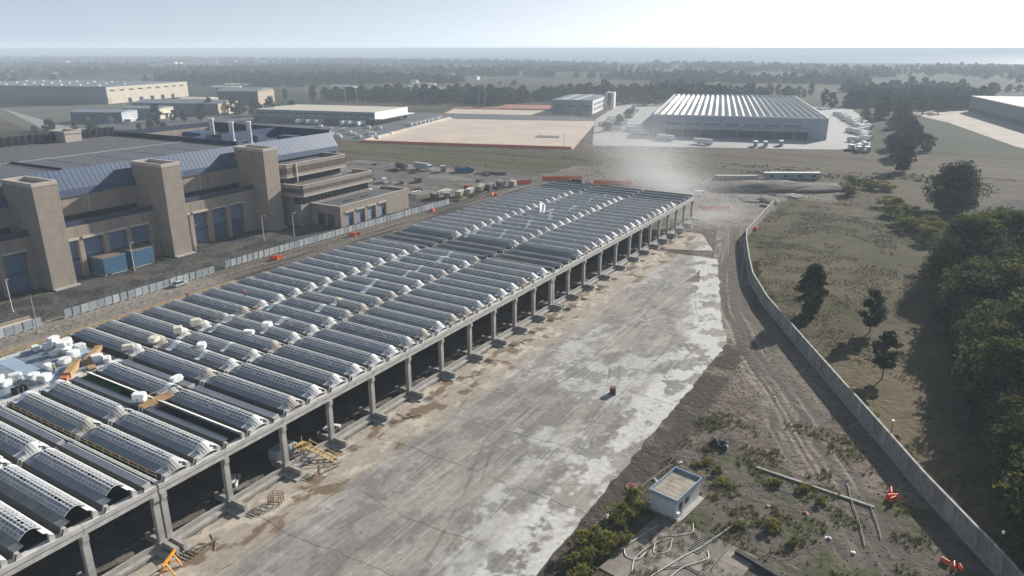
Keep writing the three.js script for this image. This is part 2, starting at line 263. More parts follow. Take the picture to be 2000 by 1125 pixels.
// concrete apron: separate cast slabs with open joints
{
  const N0 = -80, NW = 46, S0 = 24, SW = 226;
  const mixc = (c, r, g, b, t) => { c[0] += (r - c[0]) * t; c[1] += (g - c[1]) * t; c[2] += (b - c[2]) * t; };
  const tracks = [[[-64, 40], [-62, 58], [-57.5, 74], [-55.5, 95], [-56, 120], [-58, 150], [-62, 185]], [[-48, 60], [-52, 74], [-58, 88], [-60, 110], [-57, 135]], [[-60, 150], [-54, 165], [-52, 185], [-60, 205]], [[-44, 95], [-47, 112], [-53, 128], [-56, 150]]];
  const tex = colourTex(1024, 2048, (u, v, c) => {
    const n = N0 + u * NW, s = S0 + v * SW;
    const a = fbm(n / 7, s / 13, 5), b = fbm(n / 3 + 9, s / 5, 4), f = fbm(n / 0.6, s / 0.6, 3), st = fbm(n / 0.5 + 4, s / 14 + n * 0.02, 4);
    const w = (fbm(n / 5, s / 5, 3) - 0.5) * 5, ar = s < 151 ? -35.5 : lerp(-36.5, -59, (s - 151) / 73);
    c[0] = 0.40; c[1] = 0.39; c[2] = 0.372;
    const a2 = a * 0.7 + 0.3 * fbm(n / 1.6 + 3, s / 1.9, 4), b2 = b * 0.72 + 0.28 * fbm(n / 0.9, s / 0.9 + 8, 3);
    mixc(c, 0.235, 0.218, 0.196, sst(0.43, 0.56, a2 + 0.11 * Math.exp(-(((n + 57 + w) / 9) ** 2)) - 0.01) * 0.9);     // dirty middle
    mixc(c, 0.17, 0.158, 0.145, sst(0.535, 0.585, b2 + 0.03 * Math.exp(-(((n + 57) / 9) ** 2))) * 0.7);                                                         // damp pools
    mixc(c, 0.36, 0.31, 0.255, sst(0.52, 0.64, fbm(n / 4 + 60, s / 9, 4)) * 0.45);                                   // ochre mud film
    mixc(c, 0.5, 0.49, 0.475, sst(0.57, 0.68, st) * 0.22);                                                          // scraped streaks
    mixc(c, 0.17, 0.157, 0.145, sst(0.60, 0.72, fbm(n / 0.4 + 40 + Math.sin(s / 17) * 3, s / 26, 3)) * 0.28);        // tyre streaks
    mixc(c, 0.54, 0.53, 0.51, sst(9.5, 6, ar - n + w * 0.6) * sst(0.6, 0.47, b2) * 0.8);                             // clean new strip
    for (let q = 0; q < 1; q++) { const e = Math.abs(fbm(n / 9 + q * 31, s / 9 + q * 17, 5) - 0.5); mixc(c, 0.10, 0.092, 0.085, sst(0.004, 0.0015, e) * 0.5); }  // dirt in hairline cracks
    for (const t of tracks) { const e = lineDist(t, n + (a - 0.5) * 1.5, s); if (e < 2) mixc(c, 0.15, 0.137, 0.123, sst(0.32, 0.14, Math.abs(e - 0.95)) * sst(0.35, 0.6, b) * 0.6); }
    const bl = sst(-67.5, -70.5, n + w * 0.35);
    mixc(c, 0.335, 0.285, 0.225, bl * 0.75); mixc(c, 0.46, 0.40, 0.32, bl * sst(0.5, 0.7, fbm(n / 2, s / 3 + 70, 4)));
    mixc(c, 0.14, 0.09, 0.05, bl * sst(0.57, 0.68, fbm(n / 2.4 + 8, s / 3.6, 4)) * 0.85);                           // rust and mud along the hall
    const k = 0.80 + 0.4 * f; c[0] *= k; c[1] *= k; c[2] *= k;
  });
  const bf = bumpFine.clone(); bf.repeat.set(NW / 4, SW / 4); bf.needsUpdate = true;
  const m = earthMat('apron_concrete', { map: tex, bumpMap: bf, bumpScale: 0.02 }, 0.5);
  const apron = new THREE.Group(); apron.name = 'concrete_apron'; scene.add(apron); structure(apron, 'stained concrete apron cast in separate slabs');
  const rs = [26, 41, 55, 66, 79, 92, 104.5, 117, 128, 140, 151.4, 165, 178, 191, 206, 217];
  const r = rng(12), jit = {};
  const J = (i, j) => jit[i + ',' + j] || (jit[i + ',' + j] = [(r() - 0.5) * 2.2, (r() - 0.5) * 3]);
  const edge = (s) => s < 151.4 ? -35.6 : lerp(-36.8, -59.2, (s - 151.4) / 73);
  const cut = (j, s) => [-78.9, -69.2, -57.5, Math.min(-46.5, edge(s) - 6), edge(s)][j];
  const node = (i, j) => { const q = J(i, j), s = rs[i] + (j === 0 ? 0 : q[1]); return [cut(j, s) + (j === 0 || j === 4 ? 0 : q[0]), s]; };
  const lineTo = (a, b, seed) => { const o = [], L = Math.hypot(b[0] - a[0], b[1] - a[1]), k = Math.max(2, Math.round(L / 1.6)); for (let i = 0; i < k; i++) { const t = i / k, w = i ? (fbm(a[0] * 3 + t * 5 + seed, a[1] + t * 7, 3) - 0.5) * 1.3 : 0; o.push([lerp(a[0], b[0], t) + w * (b[1] - a[1]) / L, lerp(a[1], b[1], t) - w * (b[0] - a[0]) / L]); } return o; };
  for (let i = 0; i + 1 < rs.length; i++) for (let j = 0; j < 4; j++) {
    const a = node(i, j), b = node(i, j + 1), c2 = node(i + 1, j + 1), d = node(i + 1, j);
    if (c2[0] - d[0] < 3) continue;
    // shared edges are generated in one direction so that neighbours match
    const ab = lineTo(a, b, 1), bc = lineTo(b, c2, 2), dc = lineTo(d, c2, 1), ad = lineTo(a, d, 2);
    const pts = [...ab, ...bc, c2, ...dc.slice(1).reverse(), d, ...ad.slice(1).reverse()];
    const cx = pts.reduce((t, p) => t + p[0], 0) / pts.length, cy = pts.reduce((t, p) => t + p[1], 0) / pts.length;
    const gap = 0.04, q = pts.map(([x, y]) => { const l = Math.hypot(x - cx, y - cy); return [x - (x - cx) / l * gap, y - (y - cy) / l * gap]; });
    const g = sheet(q, 0.16 + (r() - 0.5) * 0.03, 0.0), p = g.attributes.position, uv = new Float32Array(p.count * 2);
    for (let k = 0; k < p.count; k++) { uv[2 * k] = (p.getX(k) - N0) / NW; uv[2 * k + 1] = (-p.getZ(k) - S0) / SW; }
    g.setAttribute('uv', new THREE.BufferAttribute(uv, 2));
    mesh('concrete_slab', g, m, apron);
  }
  const g2 = sheet([[-77, 219], [-60.5, 225], [-70.5, 245.5], [-77, 246]], 0.15, 0), p = g2.attributes.position, uv = new Float32Array(p.count * 2);
  for (let k = 0; k < p.count; k++) { uv[2 * k] = (p.getX(k) - N0) / NW; uv[2 * k + 1] = (-p.getZ(k) - S0) / SW; }
  g2.setAttribute('uv', new THREE.BufferAttribute(uv, 2)); mesh('concrete_slab', g2, m, apron);
}
// ------------------------------------------------------------------ the precast hall under construction
const mConc = mat('precast_concrete', 0.44, 0.43, 0.41, 0.85, { map: texConcrete, bumpMap: bumpFine, bumpScale: 0.008 });
const mConcW = mat('pale_concrete', 0.60, 0.585, 0.56, 0.8, { map: texConcrete });
const mFoot = mat('footing_concrete', 0.40, 0.385, 0.36, 0.9, { map: texConcrete, bumpMap: bumpFine, bumpScale: 0.012 });
const mMembrane = mat('bitumen_membrane', 0.03, 0.03, 0.031, 0.9);
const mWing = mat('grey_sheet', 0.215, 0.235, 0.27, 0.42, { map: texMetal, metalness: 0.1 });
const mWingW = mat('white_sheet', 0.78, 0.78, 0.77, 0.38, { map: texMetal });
const mCap = mat('cap_sheet', 0.64, 0.625, 0.60, 0.6, { map: texMetal });
const mPane = mat('skylight_pane', 0.29, 0.30, 0.32, 0.28, { map: texMetal });
const mPaneB = mat('skylight_pane_dusty', 0.38, 0.38, 0.375, 0.4, { map: texMetal });
const mBar = mat('skylight_bar', 0.68, 0.68, 0.67, 0.45);
const mHoop = mat('hoop_panel', 0.80, 0.81, 0.83, 0.3);
const mBlueRoof = mat('blue_grey_roof', 0.24, 0.30, 0.36, 0.4, { map: texDust });
const hall = thing('construction_hall', 'long unfinished concrete hall with rows of barrel-vault skylights on its roof', 'hall', -80, 44);
// local coordinates: n 0 (open side) .. -60, s along the hall
const COLS = [-30, -20, -9.6, -0.55, 0.55, 10.2, 20.6, 30.4, 40.6, 50.7, 61, 71, 80.4, 89.4, 98.2, 106.75, 107.85, 116.4, 125.8, 136.4, 147.4, 158, 167, 175.6, 184, 192.6, 201.4, 210, 219.2];
{
  const H0 = 1.2, H1 = 7.95;
  const column = (w) => [bx(-0.36, 0.36, H0, H1, -w / 2, w / 2), bx(-0.36, 0.62, H1 - 0.75, H1, -w / 2 + 0.03, w / 2 - 0.03)];
  const gc = merge(column(0.82)), gIn = merge([bx(-0.35, 0.35, 0, 8.2, -0.35, 0.35)]), gBase = merge([bx(-0.75, 0.6, 0.02, 1.19, -0.6, 0.6)]);
  for (const s of COLS) {
    let o = mesh('column', gc, mConc, hall); o.position.set(-0.4, 0, -s);
    o = mesh('column_base', gBase, mFoot, hall); o.position.set(-0.3, 0, -s);
    if (Math.abs(s) > 0.6 && Math.abs(s - 107.3) > 0.6 || s < -0.5) for (const n of [-20, -40, -59.6]) { o = mesh('column', gIn, mConc, hall); o.position.set(n, 0, -s); }
  }
  // beams along the open side, one per bay
  const prof = [[0.08, 8.72], [0.08, 9.3], [-0.95, 9.3], [-0.95, 7.95], [-0.02, 7.95], [-0.02, 8.6], [-0.1, 8.66], [-0.1, 8.72]];
  for (let i = 0; i + 1 < COLS.length; i++) {
    const a = COLS[i] + (COLS[i] === 0.55 || COLS[i] === 107.85 ? -0.42 : 0.03), b = COLS[i + 1] - (COLS[i + 1] === -0.55 || COLS[i + 1] === 106.75 ? -0.42 : 0.03);
    if (b - a < 2) continue;
    mesh('edge_beam', [prism(prof, a, b, 's')], mConcW, hall);
    mesh('inner_beam', [bx(-20.55, -19.45, 8.2, 9.42, a, b)], mConcW, hall);
    mesh('inner_beam', [bx(-40.55, -39.45, 8.2, 9.42, a, b)], mConcW, hall);
    mesh('edge_beam', [bx(-60.6, -59.3, 8.2, 9.45, a, b)], mConcW, hall);
    // low plinth wall with a lower ledge, from column to column
    mesh('plinth_wall', [bx(-0.55, -0.2, 0.02, 1.12, a + 0.7, b - 0.7), bx(-0.2, 0.55, 0.02, 0.42, a + 0.9, b - 0.9)], mFoot, hall);
  }
  // footing blocks standing out of each column base, with starter bars
  const stub = merge([bx(0.3, 3.0, 0.02, 1.25, -0.26, 0.26), bx(0.3, 3.5, 0.02, 0.34, -1.5, 0.9)]);
  const barsG = []; for (let k = 0; k < 9; k++) { const z = 0.32 + 0.08 * (k % 3), s = -0.5 + k * 0.17; barsG.push(bar([3.4, z, s], [4.7 + 0.25 * ((k * 7) % 3), z - 0.05, s + 0.06], 0.025)); }
  const mRebar = mat('rusty_rebar', 0.10, 0.055, 0.035, 0.8), bg = merge(barsG);
  const inner = merge([bx(-3.6, -0.8, 0.02, 1.1, -0.25, 0.25), bx(-1.9, -1.2, 1.1, 1.18, -0.27, 0.27)]);
  for (const s of COLS) { let o = mesh('footing_block', stub, mFoot, hall); o.position.set(0, 0, -s); o = mesh('starter_bars', bg, mRebar, hall); o.position.set(0, 0, -s); o = mesh('footing_block', inner, mFoot, hall); o.position.set(0, 0, -s); }

  // roof vaults --------------------------------------------------------
  const L0 = -19.35, L1 = -0.65;                                  // along n inside one span
  const arcN = 6, A = []; for (let i = 0; i <= arcN; i++) { const t = i / arcN, s = 1.55 + 2.5 * t; A.push([s, 10.28 + 0.85 * Math.sin(Math.PI * (0.06 + 0.88 * t)) - 0.15]); }
  const off = (p, q, d) => { const l = Math.hypot(q[0] - p[0], q[1] - p[1]); return [-(q[1] - p[1]) / l * d, (q[0] - p[0]) / l * d]; };
  function band(pts, th) { const o = []; for (let i = 0; i < pts.length; i++) { const p = pts[Math.max(0, i - 1)], q = pts[Math.min(pts.length - 1, i + 1)], [x, y] = off(p, q, -th); o.push([pts[i][0] + x, pts[i][1] + y]); } return [...pts, ...o.reverse()]; }
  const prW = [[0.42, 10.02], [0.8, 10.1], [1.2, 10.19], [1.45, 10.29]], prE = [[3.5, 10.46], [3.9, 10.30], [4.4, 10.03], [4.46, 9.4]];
  const colsN = 20, cw = (16.2) / colsN;
  const P0 = -1.9;                                              // glazing starts here, ends at -18.55
  const gMem = (a, b) => merge([bx(a, b, 8.96, 9.02, -0.04, 4.86), prism(band([[0.03, 9.02], [0.4, 10.0]], 0.05), a, b)]);
  const G = {
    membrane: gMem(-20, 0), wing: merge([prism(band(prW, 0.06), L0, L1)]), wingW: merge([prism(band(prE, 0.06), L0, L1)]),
  };
  const pane1 = (i, j, lift = 0) => { const a = A[j], b = A[j + 1], n0 = P0 - i * cw - 0.03, n1 = P0 - (i + 1) * cw + 0.03; return prism(band([a, b], 0.03).map(([x, y]) => [x, y + lift]), n1, n0); };
  const holesOf = [[[3, 2], [4, 2], [13, 2], [14, 2]], [[5, 2], [6, 2], [16, 2], [17, 2]], [[2, 3], [3, 3], [11, 2], [12, 2], [18, 2], [19, 2]], []];
  const isHole = (h, i, j) => h.some(q => q[0] === i && q[1] === j);
  const glazing = holesOf.map(h => { const a = [], b = []; for (let i = 0; i < colsN; i++) for (let j = 0; j < arcN; j++) if (!isHole(h, i, j)) ((i * 7 + j * 3) % 5 ? a : b).push(pane1(i, j)); return [merge(a), merge(b)]; });
  const bars = []; for (let i = 0; i <= colsN; i++) for (let j = 0; j < arcN; j++) bars.push(bar([P0 - i * cw, A[j][1] + 0.03, A[j][0]], [P0 - i * cw, A[j + 1][1] + 0.03, A[j + 1][0]], 0.028));
  for (let j = 0; j <= arcN; j++) bars.push(bx(P0 - 16.2, P0, A[j][1] - 0.01, A[j][1] + 0.06, A[j][0] - 0.035, A[j][0] + 0.035));
  const gBars = merge(bars);
  // end caps: panels from the arch line sloping out to a low line over the beam
  const full = [[0.4, 10.02], [1.0, 10.15], [1.4, 10.3], ...A.slice(1, 6), [3.6, 10.44], [4.42, 10.04]];
  function cap(dir) {
    const n0 = dir > 0 ? P0 : -18.1, nOut = dir > 0 ? -0.15 : -19.85, gs = [];
    for (let k = 0; k + 1 < full.length; k++) {
      const p = full[k], q = full[k + 1], lo = (u) => [2.4 + (u[0] - 2.4) * 0.985, 9.5 + (u[1] - 9.5) * 0.3];
      const a = V3(n0, p[1] + 0.05, p[0]), b = V3(n0, q[1] + 0.05, q[0]), c = V3(nOut, lo(q)[1], lo(q)[0]), d = V3(nOut, lo(p)[1], lo(p)[0]);
      const e = 0.035, cx = a.clone().add(b).add(c).add(d).multiplyScalar(0.25), sh = (v) => v.clone().lerp(cx, e);
      const top = [a, b, c, d].map(sh), bot = top.map(v => v.clone().add(new THREE.Vector3(0, -0.05, 0))), pos = [];
      const quad = (w, x, y, z) => pos.push(...w.toArray(), ...x.toArray(), ...y.toArray(), ...w.toArray(), ...y.toArray(), ...z.toArray());
      quad(top[0], top[1], top[2], top[3]); quad(bot[3], bot[2], bot[1], bot[0]); for (let i = 0; i < 4; i++) quad(bot[i], bot[(i + 1) % 4], top[(i + 1) % 4], top[i]);
      const g = new THREE.BufferGeometry(); g.setAttribute('position', new THREE.Float32BufferAttribute(pos, 3)); g.computeVertexNormals(); gs.push(g);
    }
    gs.push(bx(Math.min(n0, nOut) + 0.05, Math.max(n0, nOut) - 0.05, 9.03, 9.46, 0.45, 4.4)); return merge(gs);
  }
  const gCapR = cap(1), gCapL = cap(-1);
  const hoopG = merge([prism([...[[0.5, 10.12], [1.1, 10.25], ...A, [3.9, 10.36], [4.42, 10.06]].map(([x, y]) => [x, y + 0.14]), ...[[0.5, 10.12], [1.1, 10.25], ...A, [3.9, 10.36], [4.42, 10.06]].reverse().map(([x, y]) => [x, y + 0.08])], -0.55, 0.55)]);
  const plain = merge([bx(-20, 0, 9.02, 9.5, 4.72, 4.86)]);
  const wedge = merge([prism([[0.02, 9.03], [0.4, 10.0], [0.8, 10.02], [1.15, 9.03]], -0.62, -0.2)]), wedgeE = merge([prism([[3.75, 9.03], [3.85, 10.3], [4.4, 9.98], [4.5, 9.03]], -0.62, -0.2)]);
  const rv = rng(88), wingM = [mWing, mat('grey_sheet_dusty', 0.26, 0.265, 0.275, 0.6, { map: texDust }), mat('grey_sheet_dark', 0.17, 0.19, 0.225, 0.45, { map: texMetal })], capM = [mCap, mat('cap_sheet_dusty', 0.50, 0.47, 0.43, 0.7, { map: texDust }), mat('cap_sheet_grey', 0.56, 0.56, 0.56, 0.6, { map: texDust })], paneM = [mPane, mat('skylight_pane_clear', 0.22, 0.235, 0.26, 0.2, { map: texMetal }), mat('skylight_pane_chalky', 0.40, 0.395, 0.385, 0.45, { map: texDust })];
  const pick = (l) => l[Math.min(l.length - 1, (rv() * rv() * l.length * 1.4) | 0)];
  function vault(s0, pitch, span, type, hole, caps, single) {
    const v = part('roof_vault', hall); v.position.set(-20 * span, 0, -s0); v.scale.z = pitch / 4.9;
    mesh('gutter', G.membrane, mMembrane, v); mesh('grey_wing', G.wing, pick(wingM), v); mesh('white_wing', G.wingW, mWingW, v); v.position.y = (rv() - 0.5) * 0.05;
    mesh('wing_end', wedge, mConcW, v); mesh('wing_end', wedgeE, mConcW, v); mesh('wing_end', wedge, mConcW, v).position.x = -19.2; mesh('wing_end', wedgeE, mConcW, v).position.x = -19.2;
    if (type === 'open') return v;
    const h = holesOf[hole];
    if (single) { for (let i = 0; i < colsN; i++) for (let j = 0; j < arcN; j++) if (!isHole(h, i, j)) mesh('pane', merge([pane1(i, j)]), (i * 7 + j * 3) % 5 ? mPane : mPaneB, v); }
    else { mesh('glazing', glazing[hole][0], pick(paneM), v).userData.kind = 'stuff'; mesh('glazing_dusty', glazing[hole][1], mPaneB, v).userData.kind = 'stuff'; }
    mesh('glazing_bars', gBars, mBar, v);
    if (caps & 1) mesh('end_cap', gCapR, pick(capM), v);
    if (caps & 2) mesh('end_cap', gCapL, pick(capM), v);
    return v;
  }
  const units = [[-27, 5, 'arch'], [-22, 5, 'arch'], [-17, 5, 'arch'], [-12, 5, 'arch'], [-7, 4.9, 'arch'], [0.75, 4.7, 'arch'], [5.45, 4.8, 'arch'], [10.3, 4, 'open'], [14.3, 4.5, 'arch']];
  for (let k = 0; k < 18; k++) units.push([21.1 + k * 4.765, 4.765, 'arch']);
  for (let k = 0; k < 24; k++) units.push([107.9 + k * 4.64, 4.64, k < 3 || k > 19 ? 'open' : 'arch']);
  units.forEach(([s0, p, type], u) => {
    for (let span = 0; span < 3; span++) {
      if (span === 2 && s0 < 20.5) continue;
      const single = span === 0 && (u === 4 || u === 5), nearOpen = span === 0 && s0 < -1;
      const v = vault(s0, p, span, type, (u * 2 + span) % 3 === 2 && span !== 0 ? 3 : (u + span) % 3, nearOpen ? 2 : 3, single);
      if (span === 1 && type === 'arch' && s0 > -1) {
        const at = u % 3 === 0 ? [-17.6] : u % 3 === 1 ? [-17.9, -7.5] : [-9];
        if (s0 < 20) { const h = mesh('hoop_panel', hoopG, mHoop, v); h.position.x = -18.2; if (u === 8) mesh('hoop_panel', hoopG, mHoop, v).position.x = -1.6; }
        else for (const x of at) if (rv() < 0.85) { const h = mesh('hoop_panel', hoopG, mHoop, v); h.position.x = x + (rv() - 0.5) * 3; h.scale.x = 0.7 + 0.7 * rv(); }
      }
      if (span === 1 && s0 < -10) mesh('hoop_panel', hoopG, mHoop, v).position.x = -3;
    }
  });
  // narrow open troughs beside the joints
  for (const [s0, w, spans] of [[-2, 1.9, 2], [18.7, 2.3, 2]]) for (let span = 0; span < spans; span++) {
    const v = part('roof_trough', hall); v.position.set(-20 * span, 0, -s0); v.scale.z = w / 2.2;
    mesh('gutter', [bx(-20, 0, 8.96, 9.02, 0, 2.2), prism(band([[0.03, 9.02], [0.35, 9.9]], 0.05), -20, 0)], mMembrane, v);
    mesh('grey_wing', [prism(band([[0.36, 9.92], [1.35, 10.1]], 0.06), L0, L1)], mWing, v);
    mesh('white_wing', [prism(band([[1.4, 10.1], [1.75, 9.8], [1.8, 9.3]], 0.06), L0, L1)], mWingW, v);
    mesh('wing_end', [prism([[0.02, 9.03], [0.36, 9.9], [1.38, 10.05], [1.75, 9.03]], -0.6, -0.2)], mConcW, v);
  }
  // joint pipe and walkway rail
  mesh('joint_pipe', [tube([[-0.3, 9.62, 0.15], [-20, 9.62, 0.15], [-40, 9.62, 0.15]], 0.2, 10)], mWingW, hall);
  const rail = []; for (let n = -1; n > -39; n -= 2) rail.push(bar([n, 9.4, 0.62], [n, 10.45, 0.62], 0.025)); rail.push(bar([-1, 10.45, 0.62], [-39, 10.45, 0.62], 0.025), bar([-1, 9.95, 0.62], [-39, 9.95, 0.62], 0.02));
  mesh('walkway_rail', rail, mat('rail_timber', 0.32, 0.24, 0.12, 0.7), hall);
  // flat near part of the third span: separate roof sheets with proud seams
  const rf = part('flat_roof', hall);
  mesh('roof_deck', [bx(-60, -42.2, 8.9, 9.3, -32, 20.6)], mConc, rf);
  const blue2 = mat('blue_grey_roof_pale', 0.33, 0.42, 0.52, 0.4, { map: texMetal });
  for (let k = 0; k < 17; k++) { const s = -31 + k * 3; mesh('roof_panel', [bx(-59.4, -42.6, 9.3, 9.42, s, s + 2.9)], k % 3 === 1 ? blue2 : mBlueRoof, rf); }
  mesh('walk_strip', [bx(-42.2, -40.6, 8.9, 9.5, -32, 20.6)], mConcW, rf);
  // boards along the far long edge
  const mBoard = mat('edge_boards', 0.42, 0.31, 0.17, 0.75, { map: texDust });
  for (const [n, y] of [[-61.6, 9.5], [-62.9, 9.3]]) for (let s = -30; s < 62; s += 4) mesh('edge_board', [bx(n - 0.22, n + 0.22, y, y + 0.12, s, s + 3.96)], mBoard, hall);
  for (let s = -30; s < 62; s += 4) mesh('edge_bracket', [bar([-60.5, 9.3, s], [-63.1, 9.25, s], 0.08)], mConc, hall);
  // green safety net over the open trough of the middle span
  const net = []; for (let k = 0; k <= 14; k++) net.push(bar([-28.5 - k * 0.75, 9.9, 11.7], [-28.5 - k * 0.75, 9.9, 13.4], 0.03));
  mesh('safety_net', [...net, bx(-39, -28.5, 9.8, 9.84, 11.6, 13.5), bar([-28.5, 9.98, 11.6], [-39, 9.98, 11.6], 0.05), bar([-28.5, 9.98, 13.5], [-39, 9.98, 13.5], 0.05)], mat('green_net', 0.012, 0.09, 0.028, 0.8), hall);
}
// ------------------------------------------------------------------ big beige building with towers and blue roof
const mBeigeW = mat('beige_render', 0.36, 0.305, 0.255, 0.9, { map: texStreak, bumpMap: bumpFine, bumpScale: 0.01 });
const mBeigeL = mat('beige_trim', 0.52, 0.47, 0.41, 0.85, { map: texRender });
const mBeigeP = mat('beige_render_worn', 0.325, 0.275, 0.23, 0.9, { map: texStreak });
const mBlueSeam = mat('blue_standing_seam', 0.045, 0.08, 0.155, 0.6, { map: texMetal });
const mBlueSeam2 = mat('blue_standing_seam_worn', 0.05, 0.086, 0.16, 0.6, { map: texMetal });
const mBlueDark = mat('dark_blue_sheet', 0.03, 0.045, 0.085, 0.5, { map: texMetal });
const mDoorB = mat('blue_door', 0.125, 0.185, 0.30, 0.5, { map: texMetal });
const mDoorD = mat('dark_blue_door', 0.045, 0.085, 0.17, 0.5, { map: texMetal });
const mInside = mat('inside_concrete', 0.22, 0.205, 0.185, 0.9, { map: texConcrete });
const mRibbon = mat('ribbon_glass', 0.02, 0.035, 0.035, 0.12);
const mRoofGrey = mat('grey_membrane', 0.115, 0.122, 0.145, 0.7, { map: texDust });
const mRoofWarm = mat('weathered_membrane', 0.11, 0.11, 0.117, 0.75, { map: texDust });
const mWhite = mat('white_paint', 0.72, 0.72, 0.71, 0.5);
{
  const B = thing('beige_industrial_building', 'huge beige building with three square towers and blue sloping metal roof edge', 'building', -202, 96, 0.04);
  const bays = [[-58, -3.3], [3.3, 34.3], [41, 74.5]];
  const doors = [[[-18.5, -12.5], [-11, -5]], [[5.2, 9.2], [10.6, 16.6], [18, 23.9], [25.3, 31.3]], [[43.2, 46], [47.4, 53.2], [54.8, 60.8], [62.2, 68]]];
  for (const s of [0, 37.65, 77.4]) {
    const t = part('tower', B); t.position.z = -s;
    mesh('core', [bx(-14.4, -0.1, 0, 28.2, -3.15, 3.15)], mBeigeW, t); for (let k = 0; k < 8; k++) mesh('cladding_course', [bx(-14.5, 0, 0.02 + k * 3.525, 3.5 + k * 3.525, -3.25, 3.25)], mBeigeW, t);
    mesh('rim', [bx(-14.6, 0.1, 28.2, 29.2, -3.35, -2.75), bx(-14.6, 0.1, 28.2, 29.2, 2.75, 3.35), bx(-0.5, 0.1, 28.2, 29.2, -2.75, 2.75), bx(-14.6, -14.0, 28.2, 29.2, -2.75, 2.75)], mBeigeL, t);
    mesh('footing', [bx(0, 1.3, 0, 0.35, -3.3, 3.6)], mConc, t);
  }
  bays.forEach(([a, b], k) => {
    const D = doors[k], cuts = [a, ...D.flat(), b];
    for (let i = 0; i < cuts.length; i += 2) mesh('pier', [bx(-9, -6, 0, 10.8, cuts[i], cuts[i + 1])], mBeigeW, B);
    for (let q = 0, m = Math.round((b - a) / 5.2), w = (b - a) / m; q < m; q++) mesh('wall_panel', [bx(-6.1, -6, 10.82, 14.58, a + q * w + 0.03, a + (q + 1) * w - 0.03)], q % 2 ? mBeigeP : mBeigeW, B);
    mesh('lower_wall', [bx(-9, -6.1, 10.8, 14.6, a, b), bx(-14.2, -9, 13.6, 14.5, a, b)], mBeigeW, B);
    mesh('upper_wall', [bx(-16, -14.12, 14.5, 21.9, a, b)], mBeigeW, B); for (let q = 0, m = Math.round((b - a) / 2.6), w = (b - a) / m; q < m; q++) mesh('wall_panel', [bx(-14.12, -14, 16.3, 21.8, a + q * w + 0.03, a + (q + 1) * w - 0.03)], q % 3 === 1 ? mBeigeP : mBeigeW, B);
    mesh('wall_rib', [bx(-14, -13.7, 16.4, 21.5, (a + b) / 2 - 0.2, (a + b) / 2 + 0.2)], mBeigeL, B);
    mesh('balcony_fascia', [bx(-6.9, -6.4, 14.6, 16.2, a + 0.1, b - (k ? 0.4 : 0.1)), bx(-13.9, -6.9, 14.5, 14.7, a + 0.1, b - 0.4)], mBlueDark, B);
    mesh('clerestory', [bx(-14, -13.9, 14.7, 16.3, a + 0.4, b - 0.6)], mRibbon, B);
    for (const [s0, s1] of D) {
      const d = part('door', B);
      mesh('upper_leaf', [bx(-7.6, -7.3, 5.4, 10.1, s0 + 0.1, s1 - 0.1)], mDoorB, d);
      mesh('transom', [bx(-7.5, -7.1, 10.1, 10.8, s0, s1)], mDoorD, d); mesh('transom', [bx(-7.5, -7.1, 4.5, 5.4, s0, s1)], mDoorD, d);
      mesh('lower_leaf', [bx(-7.6, -7.3, 0.05, 4.5, s0 + 0.1, s1 - 0.1)], (s0 | 0) % 2 ? mDoorB : mDoorD, d);
      const lt = mesh('lintel', [bx(-6, -5.72, 10.8, 11.5, s0 - 0.2, s1 + 0.2)], mBeigeL, d); lt.name = 'lintel';
    }
  });
  // sloping blue edge, sheet by sheet
  const slope = merge([prism([[-13.75, 23.65], [-17.2, 29], [-17.4, 28.9], [-13.95, 23.55]], 0, 1.5, 's')]), low = merge([prism([[-13.5, 21.8], [-13.72, 23.6], [-13.92, 23.6], [-13.7, 21.8]], 0, 1.5, 's')]);
  const rib = merge([prism([[-13.72, 23.68], [-17.17, 29.05], [-17.25, 28.95], [-13.8, 23.6]], 0, 0.07, 's')]);
  for (let k = 0; k < 119; k++) { const s = -58 + k * 1.555, m = (k * 13) % 7 < 3 ? mBlueSeam2 : mBlueSeam; mesh('roof_sheet', slope, m, B).position.z = -s; mesh('fascia_sheet', low, m, B).position.z = -s; mesh('standing_seam', rib, mBlueDark, B).position.z = -s; }
  mesh('soffit', [bx(-16, -13.6, 21.6, 21.8, -58, 127)], mBeigeW, B);
  // flat roof
  mesh('flat_roof', [bx(-44, -17.3, 28.2, 28.9, -60, 78)], mRoofGrey, B);
  mesh('flat_roof', [bx(-88, -44.2, 28.2, 28.8, -60, 78)], mRoofWarm, B);
  mesh('ridge_cap', [bx(-44.5, -43.7, 28.9, 29.06, -60, 76)], mat('pale_ridge', 0.3, 0.31, 0.32, 0.6), B);
  mesh('roof_upstand', [bx(-44, -17.6, 28.9, 29.5, 14.6, 15.1)], mBlueDark, B);
  for (let k = 0; k < 11; k++) mesh('roof_seam', [bx(-44, -17.5, 28.9, 28.97, -50 + k * 12.4, -49.86 + k * 12.4)], mRoofWarm, B);
  // ribbed parapet along the far edge
  const pan = merge([bx(-88.6, -88, 28.4, 32.2, 0, 1.9)]), post = merge([bx(-88, -87.5, 28.8, 32.4, 0, 0.5)]), mPar = mat('parapet_sheet', 0.13, 0.13, 0.125, 0.7, { map: texDust });
  for (let k = 0; k < 56; k++) { mesh('parapet_panel', pan, mPar, B).position.z = 60 - k * 2.45; mesh('parapet_post', post, mBlueDark, B).position.z = 58 - k * 2.45; }
  { const t = part('tower', B); t.position.set(-78, 0, -57);
    mesh('shaft', [bx(-14, -3.8, 20, 31.8, -3.2, 3.2)], mBeigeL, t);
    mesh('rim', [bx(-14.2, -3.6, 31.8, 32.8, -3.4, -2.7), bx(-14.2, -3.6, 31.8, 32.8, 2.7, 3.4), bx(-4.2, -3.6, 31.8, 32.8, -2.7, 2.7), bx(-14.2, -13.6, 31.8, 32.8, -2.7, 2.7)], mBeigeL, t); }
